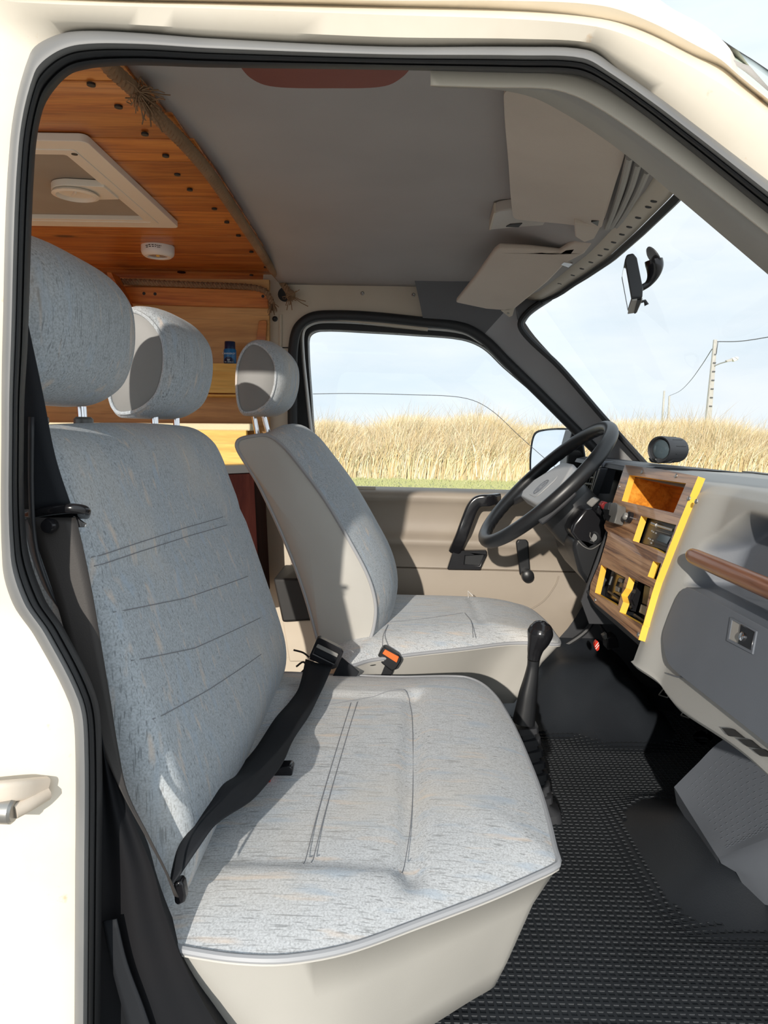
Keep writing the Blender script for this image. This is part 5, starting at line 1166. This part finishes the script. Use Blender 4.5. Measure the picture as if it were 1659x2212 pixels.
# shelf boards and mattress edge behind the seats, cabinet
s1 = thing('shelf_board', 'yellow pine shelf board carrying the blue bottle', 'shelf', aY(430,820,2.0))
m = MB(); m.prism([aY(a, b, 2.0) for a, b in [(250,782),(560,786),(560,850),(250,846)]], (0,.018,0)); m.build('front_board', M['pine_y'], s1, bevel=.0015)
m = MB(); m.prism([aY(a, b, 1.998) for a, b in [(250,849),(560,853),(560,857),(250,853)]], (0,.10,0)); m.build('shelf_bottom', M['pine_y'], s1)
s2 = thing('bed_board', 'bright yellow pine bed side board below the cream foam edge', 'board', aY(450,965,1.99))
m = MB(); m.prism([aY(a, b, 1.99) for a, b in [(60,925),(532,930),(534,1003),(60,998)]], (0,.02,0)); m.build('side_board', M['pine_y'], s2, bevel=.0015)
m = MB(); m.prism([aY(a, b, 1.988) for a, b in [(60,996),(534,1001),(534,1008),(60,1003)]], (0,.02,0)); m.build('edge_strip', M['pine_y'], s2)
m = MB(); m.prism([aY(a, b, 1.995) for a, b in [(60,912),(540,915),(540,931),(60,928)]], (0,.10,0)); tag(m.build('foam_pad', M['foam'], None, bevel=.004), 'strip of cream foam lying along the bed side board', 'foam')
cbn = thing('cabinet', 'dark red cabinet with a black top behind the bench', 'cabinet', aY(520,1200,1.95))
m = MB(); m.prism([aY(a, b, 1.93) for a, b in [(380,1024),(548,1020),(562,1300),(400,1330)]], (0,.16,0)); m.build('carcass', M['mahogany'], cbn, bevel=.002)
m = MB(); m.prism([aY(a, b, 1.92) for a, b in [(380,1008),(545,1004),(548,1021),(380,1028)]], (0,.18,0)); m.build('top_slab', M['black'], cbn, bevel=.002)
m = MB(); m.prism([aY(a, b, 1.90) for a, b in [(590,1250),(650,1250),(690,1340),(610,1345)]], (0,.20,0)); tag(m.build('storage_box', M['ink'], None, bevel=.006), 'black box on the floor behind the driver seat', 'box')
m = MB(); m.prism([aY(a, b, 1.92) for a, b in [(610,1338),(700,1338),(700,1430),(625,1430)]], (0,.16,0)); tag(m.build('seat_box', M['cream_in'], None, bevel=.004), 'cream metal box under the black box between the seats', 'box')
# bottle
bt = thing('bottle', 'small blue bottle with a black cap on the yellow shelf', 'bottle', aY(498,785,2.03))
pb_ = aY(497,786,2.035); hb = (aY(497,738,2.035) - pb_).length; rb = .0175
m = MB(); m.lathe([(rb*.9,0),(rb,.003),(rb,hb*.60),(rb*.92,hb*.66),(rb*.72,hb*.68)], pb_, (0,0,1), 24); m.build('bottle_body', M['bottle_blue'], bt)
m = MB(); m.lathe([(rb*.86,hb*.64),(rb*.84,hb*.98),(rb*.80,hb)], pb_, (0,0,1), 24); m.build('cap', M['bottle_navy'], bt)
def lab(t0, t1, z0, z1, mm, name, rr_=rb + .0004, n=8):
    rows = [[R(pb_.x + rr_*math.cos(t), pb_.y + rr_*math.sin(t), pb_.z - EYE + z) for t in np.linspace(t0, t1, n)] for z in np.linspace(z0(0) if callable(z0) else z0, z1, 2)]
    MB().grid(rows).build(name, M[mm], bt)
m = MB(); rows = []
for t in np.linspace(-PI*.80, -PI*.20, 13):
    s = (t + PI/2)/(PI*.30); top = hb*.27*max(0.0, 1 - s*s)**.5 + .0006
    rows.append([R(pb_.x + (rb + .0003)*math.cos(t), pb_.y + (rb + .0003)*math.sin(t), pb_.z - EYE + .001 + top*k) for k in (0, .5, 1)])
m.grid(rows); m.build('dark_label', M['bottle_navy'], bt)
def text_mesh(name, s, size, org, ex, ez, mm, par, ext=.0003):
    c = bpy.data.curves.new(name, 'FONT'); c.body = s; c.size = size; c.align_x = 'CENTER'; c.extrude = ext; c.resolution_u = 2
    o = bpy.data.objects.new(name, c); COL.objects.link(o); bpy.context.view_layer.update()
    me = bpy.data.meshes.new_from_object(o.evaluated_get(bpy.context.evaluated_depsgraph_get())); bpy.data.objects.remove(o)
    me.name = name; ey = ex.cross(ez) if False else None
    nn = ez.cross(ex).normalized()*-1 if False else ex.cross(ez).normalized()
    for v in me.vertices: v.co = org + ex*v.co.x + ez*v.co.y + nn*v.co.z
    me.materials.append(M[mm]); ob = bpy.data.objects.new(name, me); COL.objects.link(ob)
    if par is not None: ob.parent = par; ob.matrix_parent_inverse = WORLD_OF(par).inverted()
    return ob
text_mesh('label_text', 'CANNERGY', .0068, R(pb_.x + .001, pb_.y - rb - .0012, pb_.z - EYE + hb*.40), Vector((1,0,0)), Vector((0,0,1)), 'ink_white', bt)
text_mesh('label_text', 'w', .011, R(pb_.x, pb_.y - rb - .0012, pb_.z - EYE + hb*.11), Vector((1,0,0)), Vector((0,0,1)), 'ink_white', bt)
text_mesh('label_text', 'Dr. Wilson', .0052, R(pb_.x + .001, pb_.y - rb - .0012, pb_.z - EYE + hb*.035), Vector((1,0,0)), Vector((0,0,1)), 'ink_white', bt)

# ================================================================ OUTSIDE
gr = MB(); gr.grid([[Vector((x, y, 0)) for x in np.linspace(-60, 90, 16)] for y in np.linspace(-30, 140, 18)]); tag(gr.build('ground', M['lawn'], None), kind='structure')
gv = MB(); gv.box(Vector((5, -6, -.02)), (130, 44, .05)); tag(gv.build('ground', M['bounce_ground'], None), kind='structure')  # unseen slab added so light bounced into the cab is not lawn green
def grass(name, n, xr, yr, hr, wid, label):
    x = RNG.uniform(*xr, n); y = yr[0] + (yr[1] - yr[0])*RNG.random(n)**1.4; hgt = RNG.uniform(*hr, n)*(.62 + .38*np.clip((y - yr[0])/.9, 0, 1))
    hgt *= 1 + .10*np.sin(x*.9) + .07*np.sin(x*2.7 + 1)
    tall = RNG.random(n) < .035; hgt = np.where(tall, hgt*1.28, hgt); w = wid*RNG.uniform(.5, 1.4, n)*np.where(tall, .6, 1)
    az = RNG.uniform(0, 2*PI, n); ln = RNG.normal(.16, .30, n)*hgt; dx = np.cos(az)*ln + .12*hgt; dy = np.sin(az)*ln*.6
    ro = RNG.normal(0, .35, n); wx, wy = np.cos(ro)*w/2, np.sin(ro)*w/2
    b = np.zeros((n, 5, 3)); bz0 = np.where(RNG.random(n) < .5, 0.0, hgt*RNG.uniform(0, .45, n))
    for k, (t, s) in enumerate(((0,1),(0,-1),(.55,.8),(.55,-.8),(1,0))):
        b[:, k, 0] = x + dx*t**1.8 + wx*s; b[:, k, 1] = y + dy*t**1.8 + wy*s; b[:, k, 2] = bz0 + (hgt - bz0)*t
    tris = np.array([(0,1,3),(0,3,2),(2,3,4)]); f = (np.arange(n)[:, None, None]*5 + tris[None]).reshape(-1, 3)
    me = bpy.data.meshes.new(name); me.vertices.add(n*5); me.vertices.foreach_set('co', b.ravel()); me.loops.add(f.size); me.loops.foreach_set('vertex_index', f.ravel().astype(np.int32))
    me.polygons.add(len(f)); me.polygons.foreach_set('loop_start', np.arange(0, f.size, 3, dtype=np.int32)); me.update(calc_edges=True)
    pal = np.array([(.74,.60,.37),(.84,.72,.50),(.64,.49,.28),(.90,.81,.62),(.72,.56,.30),(.56,.52,.32)]); c = pal[RNG.integers(0, 6, n)]*RNG.uniform(.8, 1.15, (n, 1))
    c = np.where(tall[:, None], c*.62, c)
    at = me.color_attributes.new('tint', 'FLOAT_COLOR', 'POINT'); ca = np.ones((n, 5, 4)); ca[:, :, :3] = c[:, None]; at.data.foreach_set('color', ca.ravel())
    me.materials.append(M['straw']); o = bpy.data.objects.new(name, me); COL.objects.link(o)
    return tag(o, label, 'grass', kind='stuff')
grass('dry_grass', 120000, (-7, 19), (20.3, 25.0), (1.25, 1.80), .026, 'tall pale dry grass standing in a bank beyond the van')
bk_ = MB(); bk_.grid([[Vector((x, y, z*(1 + .1*math.sin(x*.9)))) for x in np.linspace(-8, 20, 40)] for y, z in ((20.6,0),(21.1,.75),(21.9,1.15),(25,1.25),(26,0))])
bo2 = bk_.build('grass_bank', M['lawn'], None); tag(bo2, kind='structure'); bo2.data.materials[0] = mat('thatch', (.60,.45,.22), .95, spec=.05, build=grainy((.72,.58,.36), (.58,.44,.25), 5, .5, .05, 5))
def grass2():
    n = 9000; x = RNG.uniform(-4, 8, n); y = RNG.uniform(14, 20.8, n); h_ = RNG.uniform(.03, .09, n); b = np.zeros((n, 3, 3)); w = .02
    b[:, 0] = np.stack([x - w, y, 0*x], 1); b[:, 1] = np.stack([x + w, y, 0*x], 1); b[:, 2] = np.stack([x + RNG.normal(0, .03, n), y, h_], 1)
    me = bpy.data.meshes.new('lawn_blades'); me.from_pydata(b.reshape(-1, 3).tolist(), [], np.arange(n*3).reshape(-1, 3).tolist()); me.materials.append(M['lawn'])
    o = bpy.data.objects.new('lawn_blades', me); COL.objects.link(o); tag(o, 'short green lawn at the foot of the dry grass bank', 'grass', kind='stuff')
grass2()
def pole(px0, py0, px1, py1, Y, r0, r1, label, steps=0):
    a, b = aY(px0, py0, Y), aY(px1, py1, Y); d = (b - a).normalized(); base = a - d*(a.z/d.z)
    o = thing('utility_pole', label, 'pole', base, 'utility poles')
    m = MB(); m.tube([base, b], [r0, r1], prof=[(x, y) for x, y in rrect(0,0,2,2,.25,2)], up=(0,-1,0)); m.build('shaft', M['concrete'], o)
    for k in range(steps): 
        p = a.lerp(b, .08 + .12*k) + Vector((0,-r0*1.02,0)); m = MB(); m.box(p, (.16,.02,.06)); m.build('climbing_slot', M['cable'], o)
    return a, b
pa, pb2 = pole(1531,890,1545,734, 40, .17, .085, 'tall concrete utility pole beyond the windscreen', 6)
q0, q1 = pole(1431,905,1435,844, 95, .14, .10, 'far thin utility pole, left of the distant pair'); q2, q3 = pole(1444,905,1446,855, 95, .14, .10, 'far thin utility pole, right of the distant pair')
def wire_(pts, r, label): tag(MB().tube(cr(pts, 8), r, 6).build('power_line', M['cable'], None), label, 'cable', 'overhead cables')
wire_([aY(1538,754,40), aY(1515,790,52), aY(1490,824,66), aY(1468,845,80), aY(1446,855,94)], .022, 'sagging cable from the tall pole to the far poles')
wire_([aY(1548,738,40), aY(1600,737,38), aY(1665,727,36), aY(1800,700,32)], .022, 'cable running right from the top of the tall pole')
wire_([aY(1551,738,39.8), aY(1549,752,39.8), aY(1547,765,39.8), aY(1543,765,39.8)], .02, 'short cable dropping down beside the tall pole top')
sl2 = thing('street_lamp', 'pale street lamp on an arm bolted to the tall pole', 'lamp', aY(1544,790,39.8))
MB().tube(cr([aY(1544,790,39.8), aY(1556,785,39.8), aY(1570,781,39.8)], 5), .03, 8).build('arm', M['steel'], sl2)
m = MB(); m.prism([aY(a, b, 39.7) for a, b in [(1569,778),(1582,774),(1583,780),(1571,782)]], (0,.2,0)); m.build('neck', M['concrete'], sl2, bevel=.03)
m = MB(); m.prism([aY(a, b, 39.7) for a, b in [(1582,773),(1592,770),(1597,772),(1594,778),(1586,781)]], (0,.25,0)); m.build('lamp_head', M['white'], sl2, bevel=.03)
